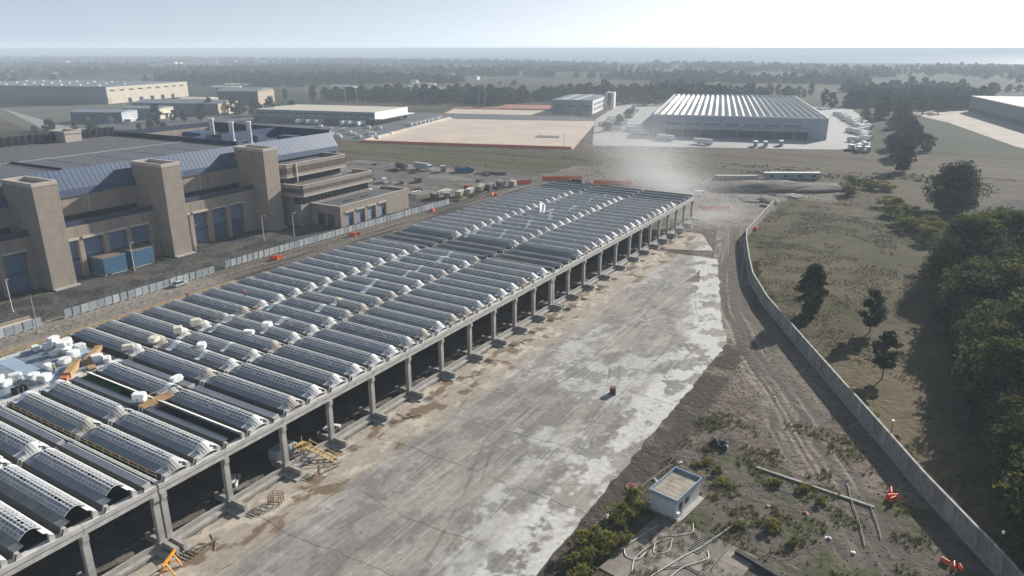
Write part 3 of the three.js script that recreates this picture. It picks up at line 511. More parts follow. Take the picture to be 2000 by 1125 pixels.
  // plant deck beyond, with blue parapets and flues
  mesh('plant_deck', [bx(-88, -17.5, 24, 26, 78.6, 126.5)], mRoofGrey, B);
  mesh('plant_parapet', [bx(-88.4, -17.4, 24, 30.4, 78, 78.7)], mBlueDark, B);
  mesh('plant_parapet', [bx(-88.4, -17.6, 24, 30.0, 126.3, 127)], mBlueDark, B);
  mesh('plant_parapet', [bx(-89, -88.4, 24, 30.2, 78, 127)], mBlueDark, B);
  mesh('plant_parapet', [bx(-48.6, -48, 26, 29.6, 79, 126)], mBlueSeam, B);
  mesh('end_wall', [bx(-88, -14, 0, 24, 126, 126.8)], mBeigeW, B);
  mesh('back_wall', [bx(-88, -87.2, 0, 28.2, -60, 126)], mBeigeW, B);
  for (const [n, s, h] of [[-52, 96, 7.5], [-46, 100.5, 6], [-33, 98, 7]]) { const f = part('flue', B); mesh('flue_pipe', [cyl(n, 26, 28 + h, s, 0.95, 0.95, 16)], mat('flue_steel', 0.6, 0.6, 0.6, 0.35, { metalness: 0.4 }), f); mesh('flue_collar', [cyl(n, 27.6 + h, 28.2 + h, s, 1.1, 1.1, 16), cyl(n, 26, 26.8, s, 1.3, 1.2, 16)], mWhite, f); }
  for (const [n, s, w, l, h] of [[-60, 90, 8, 6, 1.6], [-40, 108, 6, 5, 2.2], [-26, 92, 7, 4, 1.2], [-70, 104, 12, 9, 2.4], [-30, 116, 9, 5, 1.8]]) mesh('plant_unit', [bx(n - w / 2, n + w / 2, 26, 26 + h, s - l / 2, s + l / 2), bx(n - w / 2 + 0.4, n + w / 2 - 0.4, 26 + h, 26.3 + h, s - l / 2 + 0.4, s + l / 2 - 0.4)], (s | 0) % 4 ? mBeigeL : mBlueSeam, B);
  // stepped office tiers
  const tiers = [['A', -14, -1.2, 84, 117, 17.6, 22, 14.8], ['B', -4, 6.4, 84, 124, 11.4, 15.1, 8.1]];
  for (const [, n0, n1, s0, s1, zb, zt, zw] of tiers) {
    const t = part('office_tier', B), ch = 1.2;
    const ring = [[n0, s0], [n1 - ch, s0], [n1, s0 + ch], [n1, s1], [n0, s1]], inn = [[n0, s0 + 0.5], [n1 - ch - 0.3, s0 + 0.5], [n1 - 0.5, s0 + ch + 0.3], [n1 - 0.5, s1 - 0.5], [n0, s1 - 0.5]];
    mesh('roof_slab', [sheet(ring, zt - 1.2, zb + 0.9)], mRoofGrey, t);
    const walls = []; for (let i = 0; i < 4; i++) { const p = [ring[i], ring[i + 1], inn[i + 1], inn[i]]; walls.push(sheet(p, zt, zb)); } mesh('parapet_band', walls, mBeigeW, t);
    const cop = []; for (let i = 0; i < 4; i++) { const o = (q, d) => [q[0] + (q[0] > n0 ? d : 0), q[1] + (q[1] < (s0 + s1) / 2 ? -d : d)]; cop.push(sheet([o(ring[i], 0.12), o(ring[i + 1], 0.12), o(inn[i + 1], -0.1), o(inn[i], -0.1)], zt + 0.22, zt)); } mesh('coping', cop, mBeigeL, t);
    const sill = []; for (let i = 0; i < 4; i++) { const o = (q, d) => [q[0] + (q[0] > n0 ? d : 0), q[1] + (q[1] < (s0 + s1) / 2 ? -d : d)]; sill.push(sheet([o(ring[i], 0.1), o(ring[i + 1], 0.1), inn[i + 1], inn[i]], zb, zb - 0.5)); } mesh('sill_band', sill, mBeigeL, t);
    mesh('core_wall', [bx(n0, n1 - 1.6, 0, zw, s0 + 0.8, s1 - 0.8)], mBeigeW, t);
    const nW = Math.floor((s1 - s0 - 2) / 1.9); for (let k = 0; k < nW; k++) { const a = s0 + 1 + k * 1.9; mesh('window', [bx(n1 - 1.75, n1 - 1.55, zw, zb - 0.5, a + 0.12, a + 1.78)], mRibbon, t); mesh('mullion', [bx(n1 - 1.75, n1 - 1.4, zw, zb - 0.5, a - 0.1, a + 0.1)], mBlueDark, t); }
    mesh('window', [bx(n0 + 6, n1 - 1.8, zw, zb - 0.5, s0 + 0.8, s0 + 1)], mRibbon, t);
    mesh('core_upper', [bx(n0, n1 - 2.2, zw, zb + 0.9, s0 + 1.1, s1 - 0.9)], mBeigeW, t);
  }
  mesh('downpipe', [bar([-0.9, 15.3, 90], [-0.9, 22.3, 90], 0.14)], mWhite, B);
  mesh('link_wall', [bx(-14, -5.9, 0, 14.5, 80.7, 84)], mBeigeW, B);
  mesh('link_window', [bx(-5.9, -5.75, 1, 9.5, 82.2, 83.4)], mDoorD, B);
}
{
  const A = thing('annex_building', 'low beige flat-roofed annex with four pale roller doors', 'building', -202, 96, 0.04);
  const n0 = 4.9, n1 = 19.2, s0 = 89.6, s1 = 130.5, D = [[92.2, 96.6], [98.3, 103], [104.7, 109.4], [111.2, 115.8]];
  const cuts = [s0, ...D.flat(), s1];
  for (let i = 0; i < cuts.length; i += 2) mesh('front_pier', [bx(n1 - 0.5, n1, 0, 5, cuts[i], cuts[i + 1])], mBeigeW, A);
  mesh('front_wall', [bx(n1 - 0.5, n1, 5, 7.8, s0, s1)], mBeigeW, A);
  const L = [[8.0, 11.6], [12.4, 16.2]];
  for (const [a, b] of [[-2, 8.0], [11.6, 12.4], [16.2, n1 - 0.5]]) mesh('side_pier', [bx(a, b, 0, 4.6, s0, s0 + 0.5)], mBeigeW, A);
  mesh('side_wall', [bx(-2, n1 - 0.5, 4.6, 7.8, s0, s0 + 0.5)], mBeigeW, A);
  mesh('far_wall', [bx(n0, n1 - 0.5, 0, 7.8, s1 - 0.5, s1)], mBeigeW, A);
  mesh('roof_deck', [bx(n0, n1 - 0.5, 6.7, 7.05, s0 + 0.5, s1 - 0.5)], mat('annex_roof', 0.105, 0.108, 0.125, 0.7, { map: texDust }), A);
  mesh('coping', [bx(n1 - 0.6, n1 + 0.1, 7.8, 8.0, s0 - 0.1, s1 + 0.1)], mBeigeL, A); mesh('coping', [bx(n0, n1 - 0.6, 7.8, 8.0, s0 - 0.1, s0 + 0.6)], mBeigeL, A); mesh('coping', [bx(n0, n1 - 0.6, 7.8, 8.0, s1 - 0.6, s1 + 0.1)], mBeigeL, A);
  const mRoll = mat('pale_blue_door', 0.30, 0.35, 0.44, 0.5, { map: texMetal });
  for (const [a, b] of D) { const d = part('roller_door', A); mesh('leaf', [bx(n1 - 0.75, n1 - 0.6, 0.05, 5, a, b)], mRoll, d); mesh('lintel', [bx(n1, n1 + 0.22, 5, 5.7, a - 0.3, b + 0.3)], mBeigeL, d); mesh('wicket', [bx(n1 - 0.6, n1 - 0.52, 0.05, 2.3, b - 1.6, b - 0.6)], mDoorD, d); }
  mesh('dark_interior', [bx(7.5, 17, 0, 4.8, s0 + 3, s0 + 3.3)], mInside, A);
  for (const s of [100, 110]) mesh('roof_light', [bx(11.2, 12, 7.05, 7.3, s, s + 5)], mRibbon, A);
}
// ------------------------------------------------------------------ blue kiosks in front of the building
{
  const mK = mat('kiosk_blue', 0.055, 0.15, 0.25, 0.5, { map: texMetal });
  const k = thing('blue_kiosk', 'blue cubic metal kiosk with brown roof, the one farther from the stepped offices', 'kiosk', -206.5, 111.1, 0.04);
  mesh('walls', [bx(-4, 3.4, 0.1, 4.9, -3.4, 3.5)], mK, k); mesh('roof', [bx(-3.8, 3.2, 4.9, 5.02, -3.2, 3.3)], mat('kiosk_roof', 0.2, 0.17, 0.14, 0.8, { map: texDust }), k);
  mesh('roof_rim', [bx(-4.1, 3.5, 4.9, 5.2, -3.5, -3.25), bx(-4.1, 3.5, 4.9, 5.2, 3.35, 3.6), bx(3.25, 3.5, 4.9, 5.2, -3.25, 3.35), bx(-4.1, -3.85, 4.9, 5.2, -3.25, 3.35)], mWing, k); mesh('plinth', [bx(-4.2, 3.7, 0, 0.12, -3.7, 3.8)], mConc, k);
  dup(k, -207.0, 120.2, 0.04, 'blue cubic metal kiosk with brown roof, the one nearer the stepped offices');
}
// ------------------------------------------------------------------ street lamps, site fence
{
  const l = thing('lamp_post', 'tall white lamp post on the asphalt forecourt of the beige building', 'lamp post', -193.5, 78.6, 0, 'lamp posts on the forecourt');
  mesh('pole', [cyl(0, 0, 8.6, 0, 0.13, 0.08)], mWhite, l); mesh('arm', [bar([0, 8.5, 0], [0.9, 8.7, 0], 0.05)], mWhite, l); mesh('lantern', [bx(0.5, 1.3, 8.6, 8.8, -0.2, 0.2)], mat('lantern_grey', 0.3, 0.3, 0.31, 0.4), l); mesh('base', [cyl(0, 0, 0.4, 0, 0.28, 0.22)], mConc, l);
  for (const [n, s] of [[-200.7, 115.2], [-204.4, 138.6], [-196.1, 159.2], [-191, 168]]) dup(l, n, s, 0.3);
  const g = thing('grey_pole', 'thin grey pole at the fence gap beside the earth track', 'pole', -173.7, 74.7); mesh('shaft', [cyl(0, 0, 9.5, 0, 0.12, 0.07)], mConc, g); mesh('pole_foot', [bx(-0.4, 0.4, 0, 0.25, -0.4, 0.4)], mConc, g);
}
{
  const pale = [mat('fence_sheet', 0.46, 0.51, 0.55, 0.55, { map: texMetal }), mat('fence_sheet_light', 0.58, 0.61, 0.63, 0.55, { map: texMetal }), mat('fence_sheet_dull', 0.36, 0.41, 0.45, 0.6, { map: texMetal })], mP = mat('fence_post', 0.05, 0.055, 0.06, 0.6), r = rng(31);
  const gp = merge([bx(-0.03, 0.03, 0.15, 2.25, 0.06, 1.98)]), gq = merge([bx(-0.06, 0.06, 0, 2.3, -0.06, 0.06)]), gb = merge([bx(-0.35, 0.35, 0, 0.3, -0.35, 0.35)]);
  const run = (label, n0, s0, n1, s1) => { const f = thing('site_fence', label, 'fence', n0, s0, Math.atan2(-(n1 - n0), s1 - s0)), L = Math.hypot(n1 - n0, s1 - s0); for (let d = 0; d + 2 <= L; d += 2.05) { const o = mesh('fence_panel', gp, pale[(r() * 3) | 0], f); o.position.z = -d; o.rotation.y = (r() - 0.5) * 0.05; mesh('fence_post', gq, mP, f).position.z = -d; mesh('ballast_block', gb, mConc, f).position.z = -d; } };
  run('short run of pale metal hoarding beside the grey pole', -176.3, 55, -177.6, 79.5);
  run('pale metal hoarding along the earth track in front of the blue kiosks', -178, 83, -178.5, 128);
  run('long pale metal hoarding between annex and earth track', -180, 131, -178, 243);
  const sl = thing('concrete_ledge', 'low beige concrete ledge behind the short hoarding', 'ledge', -181, 68); mesh('slab', [bx(-3.4, 2.6, 0, 0.5, -16, 10)], mBeigeL, sl); mesh('upstand', [bx(-3.4, -2.8, 0.5, 1.1, -16, 10)], mBeigeW, sl);
}
// ------------------------------------------------------------------ concrete perimeter wall
{
  const w = thing('perimeter_wall', 'long grey precast concrete boundary wall bending along the dirt road', 'wall', 0, 90), H = 2.9, r = rng(41);
  const ms = [mFoot, mat('wall_panel', 0.36, 0.35, 0.335, 0.85, { map: texConcrete }), mat('wall_panel_pale', 0.44, 0.425, 0.40, 0.85, { map: texStreak }), mat('wall_panel_stained', 0.27, 0.26, 0.245, 0.85, { map: texStreak })], gq = merge([bx(-0.2, 0.2, 0, H + 0.1, -0.14, 0.14)]);
  for (let i = 0; i + 1 < WALL.length; i++) {
    const a = WALL[i], b = WALL[i + 1], L = Math.hypot(b[0] - a[0], b[1] - a[1]), k = Math.round(L / 2.5), th = Math.atan2(-(b[0] - a[0]), b[1] - a[1]), st = L / k, g = merge([bx(-0.11, 0.11, 0, H, 0.14, st - 0.13)]), gc = merge([bx(-0.19, 0.19, H, H + 0.1, 0.14, st - 0.13)]), gf = merge([bx(-0.75, -0.11, 0, 0.22, 0, st)]);
    for (let j = 0; j < k; j++) { const n = lerp(a[0], b[0], j / k), s = lerp(a[1], b[1], j / k); const put = (name, geo, m) => { const o = mesh(name, geo, m, w); o.position.set(n, 0, -(s - 90)); o.rotation.y = th; }; put('wall_panel', g, ms[(r() * 4) | 0]); put('wall_post', gq, ms[1]); put('coping', gc, ms[0]); put('footing_strip', gf, ms[0]); }
  }
}
// ------------------------------------------------------------------ buildings further off
const mGreyB = mat('grey_cladding', 0.20, 0.225, 0.255, 0.6, { map: texMetal });
const mGreyL = mat('pale_grey_cladding', 0.40, 0.43, 0.47, 0.55, { map: texMetal });
const mCream = mat('cream_wall', 0.60, 0.53, 0.43, 0.85, { map: texRender });
const mTan = mat('tan_wall', 0.52, 0.42, 0.30, 0.85, { map: texRender });
const mDockD = mat('dock_door_blue', 0.09, 0.10, 0.12, 0.6);
const mRoofPale = mat('pale_roof', 0.62, 0.57, 0.49, 0.8, { map: texDust });
const mRoofBlue = mat('blue_grey_deck', 0.20, 0.23, 0.27, 0.5, { map: texDust });
const mGlassD = mat('window_glass', 0.03, 0.04, 0.05, 0.15);
const mRed = mat('red_tiles', 0.30, 0.10, 0.06, 0.85);
// local x = along the front to the right, s = into the depth; origin = front left ground corner
{
  const W = thing('white_warehouse', 'wide pale warehouse with ridged sawtooth roof and white skylight strips', 'warehouse', -196.5, 528, 0.274);
  const w = 123, d = 262, h = 14.6;
  mesh('wall', [bx(0, w, 5.6, h, 0, 0.6)], mGreyL, W);
  mesh('side_wall', [bx(0, 0.6, 0, h, 0.6, d)], mGreyL, W); mesh('side_wall', [bx(w - 0.6, w, 0, h, 0.6, d)], mGreyL, W); mesh('back_wall', [bx(0.6, w - 0.6, 0, h, d - 0.6, d)], mGreyL, W);
  mesh('ground_wall', [bx(0, 9, 0, 5.6, 0, 0.6)], mGreyL, W); mesh('ground_wall', [bx(w - 13, w, 0, 5.6, 0, 0.6)], mGreyL, W);
  mesh('dock_back', [bx(9, w - 13, 0, 5.6, 5, 5.3)], mGreyB, W);
  mesh('canopy', [bx(7, w - 11, 5.6, 7.2, -4.5, 0)], mGreyL, W);
  for (let k = 0; k < 8; k++) mesh('canopy_post', [bx(9 + k * 13, 9.7 + k * 13, 0, 5.6, -3.9, -3.2)], mGreyL, W);
  for (let k = 0; k < 7; k++) mesh('window_strip', [bx(10 + k * 14, 21 + k * 14, 8.4, 9.6, -0.15, 0)], mGreyB, W);
  mesh('roof_deck', [bx(0.6, w - 0.6, h - 1.4, h - 0.9, 0.6, d - 0.6)], mGreyB, W);
  const rid = merge([prism([[0, h - 0.9], [2.2, h + 0.7], [3.1, h + 0.75], [4.5, h - 0.9]], 0, d - 2, 's')]), sky = merge([prism([[2.3, h + 0.76], [2.6, h + 1.0], [4.3, h - 0.6], [4.4, h - 0.8]], 0, (d - 8) * 0.5, 's')]);
  const mRidge = mat('ridge_sheet', 0.20, 0.205, 0.22, 0.5, { map: texMetal }), mSkyl = mat('skylight_strip', 0.66, 0.68, 0.70, 0.35);
  for (let k = 0; k < 24; k++) { mesh('roof_ridge', rid, mRidge, W).position.set(2 + k * 5, 0, -1); mesh('skylight_strip', sky, mSkyl, W).position.set(2 + k * 5, 0, -118); }
  mesh('parapet', [bx(-0.1, w + 0.1, h, h + 0.9, -0.1, 0.6)], mWhite, W); mesh('parapet', [bx(-0.1, 0.6, h, h + 0.9, 0.6, d)], mWhite, W); mesh('parapet', [bx(w - 0.6, w + 0.1, h, h + 0.9, 0.6, d)], mWhite, W); mesh('parapet', [bx(0.6, w - 0.6, h, h + 0.9, d - 0.6, d)], mWhite, W);
}
{
  const W = thing('depot_building', 'long low depot with pale beige roof and grey front overlooking parked vans', 'depot', -545, 446, 0.245);
  const w = 122, d = 66, h = 10.2;
  mesh('wall', [bx(0, w, 5.2, h, 0, 0.5)], mGreyB, W); mesh('wall', [bx(w - 0.5, w, 5.2, h, 0.5, d)], mWhite, W); mesh('wall', [bx(0, 0.5, 0, h, 0.5, d)], mGreyB, W); mesh('wall', [bx(0.5, w - 0.5, 0, h, d - 0.5, d)], mGreyB, W);
  for (let k = 0; k < 12; k++) mesh('window_strip', [bx(4 + k * 9.8, 12.4 + k * 9.8, 7.4, 8.3, -0.12, 0)], mGlassD, W);
  mesh('roof', [bx(0.5, w - 0.5, h - 0.6, h - 0.1, 0.5, d - 0.5)], mRoofPale, W);
  mesh('parapet', [bx(-0.1, w + 0.1, h, h + 0.3, -0.1, 0.5)], mGreyL, W); mesh('parapet', [bx(w - 0.5, w + 0.1, h, h + 0.3, 0.5, d)], mWhite, W);
  mesh('loading_wall', [bx(3, w - 3, 0, 5.2, 3, 3.4)], mGreyB, W); mesh('loading_wall', [bx(w - 3.4, w - 3, 0, 5.2, 3.4, d - 2)], mGreyB, W);
  mesh('canopy', [bx(-1, w + 7, 4.7, 5.2, -6, 0)], mGreyB, W); mesh('canopy', [bx(w, w + 7, 4.7, 5.2, 0, d)], mWhite, W);
  for (let k = 0; k < 14; k++) mesh('dock_door', [bx(6 + k * 8.2, 10 + k * 8.2, 0.8, 4.4, 2.8, 3)], mGreyB, W);
  mesh('roof_edge', [bx(0.5, 10, h, h + 0.5, d * 0.3, d * 0.34)], mWhite, W);
}
{
  const W = thing('cream_hall', 'large hall with cream end wall, dark grey long side and blue-grey roof', 'hall', -1085, 418, 0.33);
  const w = 240, d = 150, h = 19;
  mesh('front_wall', [bx(0, w, 7.5, h, 0, 1)], mGreyB, W); mesh('front_base', [bx(0, w, 0, 7.5, 4, 5)], mGreyB, W); mesh('front_canopy', [bx(0, w - 20, 7, 9, -3, 0)], mGreyB, W); mesh('corner_wall', [bx(w - 22, w - 1, 0, 7.5, 0, 1)], mGreyB, W);
  mesh('end_wall', [bx(w - 1, w, 0, h, 1, d)], mCream, W); mesh('roof', [bx(0, w, h, h + 0.6, 0, d)], mRoofBlue, W);
  for (let k = 0; k < 9; k++) mesh('window', [bx(w, w + 0.15, 14.2, 15.6, 6 + k * 16, 14 + k * 16)], mGlassD, W);
  for (let k = 0; k < 5; k++) mesh('door', [bx(w, w + 0.15, 0, 5, 34 + k * 20, 40 + k * 20)], mGlassD, W);
  for (let k = 0; k < 22; k++) mesh('roof_light', [bx(20 + (k % 8) * 27, 25 + (k % 8) * 27, h + 0.6, h + 1.6, 20 + ((k / 8) | 0) * 42, 23 + ((k / 8) | 0) * 42)], mWhite, W);
  mesh('roof_edge', [bx(0, w * 0.7, h + 0.6, h + 1.2, d - 1, d)], mWhite, W);
}
function shed(name, label, cat, n, s, turn, w, d, h, wallF, wallS, roof, extra) {
  const W = thing(name, label, cat, n, s, turn);
  mesh('front_wall', [bx(0, w, 0, h, 0, 0.4)], wallF, W); mesh('end_wall', [bx(w - 0.4, w, 0, h, 0.4, d)], wallS, W); mesh('end_wall', [bx(0, 0.4, 0, h, 0.4, d)], wallF, W); mesh('back_wall', [bx(0.4, w - 0.4, 0, h, d - 0.4, d)], wallF, W);
  mesh('roof', [prism([[-0.4, h], [d / 2, h + d * 0.06], [d + 0.4, h], [d + 0.4, h - 0.25], [-0.4, h - 0.25]].map(([a, b]) => [a, b + 0.26]), -0.3, w + 0.3)], roof, W);
  if (extra) extra(W, w, d, h); return W;
}
const mBlueShed = mat('blue_cladding', 0.045, 0.075, 0.115, 0.6, { map: texMetal });
shed('blue_shed', 'dark blue shed with pale blue gable and two light doors', 'shed', -667, 350, 0.5, 46, 26, 9, mBlueShed, mGreyL, mGreyB, (W, w, d, h) => { for (const x of [14, 34]) mesh('door', [bx(x, x + 4, 0, 5.5, -0.15, 0)], mGreyL, W); mesh('porch', [bx(w, w + 5, 2.8, 3.1, 4, 16)], mWhite, W); mesh('gable_door', [bx(w, w + 0.2, 0, 4.5, 12, 17)], mCream, W); });
shed('green_grey_shed', 'grey shed with cream gable standing behind the blue shed', 'shed', -664, 396, 0.45, 36, 24, 9.5, mGreyB, mCream, mGreyB, (W, w, d) => { mesh('gable_door', [bx(w, w + 0.2, 0, 5, 9, 13)], mGlassD, W); mesh('gable_awning', [bx(w, w + 2, 5, 5.3, 6, 18)], mWhite, W); });
shed('tan_gable_shed', 'long grey-sided shed with bright tan gable beside a tall tree', 'shed', -700, 428, 0.42, 90, 40, 11, mat('mauve_side', 0.135, 0.14, 0.165, 0.8, { map: texRender }), mTan, mRoofBlue, (W, w) => { for (let k = 0; k < 14; k++) if (k % 5 !== 4) mesh('window', [bx(20 + k * 4.6, 22 + k * 4.6, 5.5, 7.5, -0.12, 0)], mGlassD, W); });
shed('brick_block', 'square cream and brick factory block with flat roof', 'factory', -738, 556, 0.5, 48, 52, 15, mat('dark_front', 0.10, 0.085, 0.075, 0.8), mat('cream_brick', 0.52, 0.42, 0.33, 0.85, { map: texDust }), mRoofBlue, (W, w, d) => { for (let k = 0; k < 8; k++) mesh('window', [bx(5 + k * 5, 8 + k * 5, 3, 11, -0.12, 0)], mGlassD, W); mesh('band', [bx(w, w + 0.1, 8, 9, 2, d - 2)], mat('band_grey', 0.28, 0.25, 0.23, 0.8), W); mesh('end_door', [bx(w, w + 0.2, 0, 6, 24, 28)], mGlassD, W); });
shed('small_grey_shed', 'small dark shed with pale roof edge in front of the brick block', 'shed', -740, 506, 0.45, 34, 26, 9, mGreyB, mat('grey_gable', 0.33, 0.31, 0.28, 0.8), mRoofPale);
{
  const W = thing('office_block', 'pale office block with white side wall and tall stair tower', 'office building', -352, 655, 0.26);
  const w = 42, d = 96, h = 13;
  mesh('front_wall', [bx(0, w, 0, h, 0, 0.5)], mGreyB, W); mesh('side_wall', [bx(w - 0.5, w, 0, h, 0.5, d)], mWhite, W); mesh('side_wall', [bx(0, 0.5, 0, h, 0.5, d)], mGreyL, W); mesh('back_wall', [bx(0.5, w - 0.5, 0, h, d - 0.5, d)], mGreyL, W); mesh('roof', [bx(0, w, h, h + 0.5, 0, d)], mRoofBlue, W);
  for (let k = 0; k < 3; k++) mesh('window_strip', [bx(3 + k * 13, 13 + k * 13, 7, 8.4, -0.12, 0)], mGlassD, W);
  for (let f = 0; f < 2; f++) for (let k = 0; k < 8; k++) mesh('window', [bx(w, w + 0.12, 3 + f * 4.6, 5.6 + f * 4.6, 8 + k * 8, 12 + k * 8)], mGlassD, W);
  mesh('stair_tower', [bx(w, w + 9, 0, h + 4, d - 16, d - 4)], mWhite, W); mesh('tower_glass', [bx(w + 2, w + 6, 2, h + 3, d - 16.2, d - 16)], mGlassD, W);
  for (const x of [10, 24]) mesh('roof_line', [bx(x, x + 1, h + 0.5, h + 0.8, 2, d - 2)], mWhite, W);
}
{
  const W = thing('grey_warehouse', 'windowless blue-grey warehouse with a row of dock doors beside the beige track', 'warehouse', 60, 688, 0.24);
  mesh('wall', [bx(0, 0.8, 0, 15, 0, 220)], mGreyB, W); mesh('wall', [bx(0.8, 160, 0, 15, 0, 0.8)], mGreyB, W); mesh('wall', [bx(0.8, 160, 0, 15, 219.2, 220)], mGreyB, W); mesh('roof', [bx(0, 160, 15, 15.8, 0, 220)], mRoofPale, W);
  for (let k = 0; k < 34; k++) mesh('dock_door', [bx(-0.2, 0, 0.8, 4.6, 6 + k * 6.2, 9.4 + k * 6.2)], mDockD, W);
}
// far houses
{
  const r = rng(77), roofs = [mRed, mRoofPale, mCream, mGreyB], protos = [];
  for (let v = 0; v < 4; v++) {
    const h = thing('country_house', 'small white country house among the trees towards the sea', 'house', 0, 0, 0, 'white houses scattered towards the sea'), w = 9 + v * 3, d = 8 + v, e = 4 + (v % 2) * 2.5;
    mesh('wall', [bx(-w / 2, w / 2, 0, e, -d / 2, d / 2)], v === 2 ? mCream : mWhite, h); mesh('roof', [prism([[-d / 2 - 0.4, e], [0, e + 1.9], [d / 2 + 0.4, e]], -w / 2 - 0.4, w / 2 + 0.4)], roofs[v], h);
    mesh('window', [bx(-w / 4 - 0.6, -w / 4 + 0.6, 1.2, 2.6, -d / 2 - 0.1, -d / 2)], mGlassD, h); mesh('door', [bx(w / 4 - 0.5, w / 4 + 0.5, 0, 2.2, -d / 2 - 0.1, -d / 2)], mGlassD, h);
    protos.push(h);
  }
  const spots = []; for (let i = 0; i < 26; i++) spots.push([-1350 - r() * 1500, 640 + r() * 520]); for (let i = 0; i < 26; i++) spots.push([-3600 + r() * 2200, 1350 + r() * 1300]); for (let i = 0; i < 16; i++) spots.push([-1250 + r() * 500, 900 + r() * 500]);
  spots.forEach(([n, s], i) => { const t = r() * 3; if (i < 4) { protos[i].position.set(n, 0, -s); protos[i].rotation.y = t; } else dup(protos[i % 4], n, s, t); });
  // low white factory sheds beyond the trees
  const f = thing('white_glasshouse', 'long low white shed among the fields beyond the depot', 'shed', -700, 900, 0.3, 'white sheds among the fields'); mesh('wall', [bx(0, 44, 0, 4, 0, 12)], mWhite, f); mesh('roof', [prism([[-0.4, 4], [6, 6], [12.4, 4]], -0.4, 44.4)], mRoofPale, f); mesh('door', [bx(6, 10, 0, 3, -0.1, 0)], mGlassD, f);
  for (const [n, s, t] of [[-760, 930, 0.3], [-820, 1010, 0.2], [-1020, 760, 0.5], [-1080, 830, 0.5], [-880, 880, 0.1]]) dup(f, n, s, t);
}
// ------------------------------------------------------------------ vehicles (front towards +s when turn = 0)
const mTyre = mat('tyre_rubber', 0.02, 0.02, 0.02, 0.9), mVGlass = mat('vehicle_glass', 0.015, 0.02, 0.025, 0.08), mChassis = mat('chassis', 0.03, 0.03, 0.032, 0.7), mLamp = mat('headlamp', 0.6, 0.6, 0.58, 0.2);
const paint = (n, r, g, b) => { const m = new THREE.MeshPhysicalMaterial({ color: lin(r, g, b), roughness: 0.35, clearcoat: 0.6, clearcoatRoughness: 0.1 }); m.name = n; return m; };
const pWhite = paint('white_car_paint', 0.74, 0.74, 0.73), pSilver = paint('silver_car_paint', 0.42, 0.44, 0.46), pDark = paint('dark_car_paint', 0.04, 0.045, 0.055), pBlue = paint('blue_car_paint', 0.03, 0.10, 0.30), pRed = paint('red_car_paint', 0.35, 0.03, 0.02);
function wheels(v, pts, r = 0.33, w = 0.22) { for (const [n, s] of pts) { const o = part('wheel', v); mesh('tyre', [new THREE.CylinderGeometry(r, r, w, 14).rotateZ(Math.PI / 2).translate(n, r, -s)], mTyre, o); mesh('rim', [new THREE.CylinderGeometry(r * 0.6, r * 0.6, w + 0.02, 10).rotateZ(Math.PI / 2).translate(n, r, -s)], mLamp, o); } }
function car(name, label, cat, p, group) {
  const v = thing(name, label, cat, 0, 0, 0, group);
  mesh('body', [prism([[-2.1, 0.3], [2.1, 0.3], [2.15, 0.72], [1.2, 0.88], [-2.1, 0.95], [-2.15, 0.6]], -0.86, 0.86)], p, v);
  mesh('cabin_glass', [prism([[1.1, 0.88], [0.45, 1.36], [-1.5, 1.4], [-2.0, 0.95]], -0.76, 0.76)], mVGlass, v);
  mesh('roof', [prism([[0.5, 1.36], [0.3, 1.45], [-1.35, 1.48], [-1.55, 1.38]], -0.73, 0.73)], p, v);
  for (const x of [-0.6, 0.6]) mesh('headlight', [bx(x - 0.17, x + 0.17, 0.58, 0.72, 2.1, 2.17)], mLamp, v);
  wheels(v, [[-0.76, 1.3], [0.76, 1.3], [-0.76, -1.3], [0.76, -1.3]]); return v;
}
function van(name, label, cat, p, group) {
  const v = thing(name, label, cat, 0, 0, 0, group);
  mesh('body', [prism([[-2.8, 0.4], [2.75, 0.4], [2.8, 0.95], [2.0, 1.25], [1.45, 2.15], [1.1, 2.4], [-2.75, 2.45], [-2.85, 1.2]], -0.98, 0.98)], p, v);
  mesh('windscreen', [prism([[2.05, 1.28], [1.5, 2.14], [1.44, 2.1], [1.95, 1.24]], -0.85, 0.85)], mVGlass, v);
  for (const x of [-1, 0.98]) mesh('side_window', [bx(x, x + 0.02, 1.35, 1.95, 0.45, 1.35)], mVGlass, v);
  for (const x of [-0.7, 0.7]) mesh('headlight', [bx(x - 0.18, x + 0.18, 0.75, 0.95, 2.74, 2.82)], mLamp, v);
  wheels(v, [[-0.88, 1.8], [0.88, 1.8], [-0.88, -1.7], [0.88, -1.7]], 0.36); return v;
}
function lorry(name, label, cat, p, boxM, len, group) {
  const v = thing(name, label, cat, 0, 0, 0, group);
  const cab = part('cab', v); mesh('cab_shell', [prism([[len / 2 - 2.1, 0.8], [len / 2, 0.7], [len / 2 + 0.05, 1.9], [len / 2 - 0.25, 3.0], [len / 2 - 2.1, 3.2]], -1.2, 1.2)], p, cab); mesh('windscreen', [prism([[len / 2 + 0.06, 1.9], [len / 2 - 0.2, 2.85], [len / 2 - 0.3, 2.8], [len / 2 - 0.02, 1.88]], -1.05, 1.05)], mVGlass, cab);
  for (const x of [-1.22, 1.2]) mesh('side_window', [bx(x, x + 0.02, 1.9, 2.7, len / 2 - 1.5, len / 2 - 0.5)], mVGlass, cab);
  mesh('chassis', [bx(-0.5, 0.5, 0.6, 0.95, -len / 2 + 0.2, len / 2 - 0.4)], mChassis, v);
  mesh('cargo_box', [bx(-1.25, 1.25, 1.0, 3.7, -len / 2, len / 2 - 2.4)], boxM, v); mesh('rear_frame', [bx(-1.27, 1.27, 0.95, 3.74, -len / 2 - 0.06, -len / 2)], mGreyL, v);
  const ws = [[-1.05, len / 2 - 1.2], [1.05, len / 2 - 1.2], [-1.05, -len / 2 + 1.5], [1.05, -len / 2 + 1.5], [-1.05, -len / 2 + 2.7], [1.05, -len / 2 + 2.7]]; wheels(v, ws, 0.5, 0.3); return v;
}
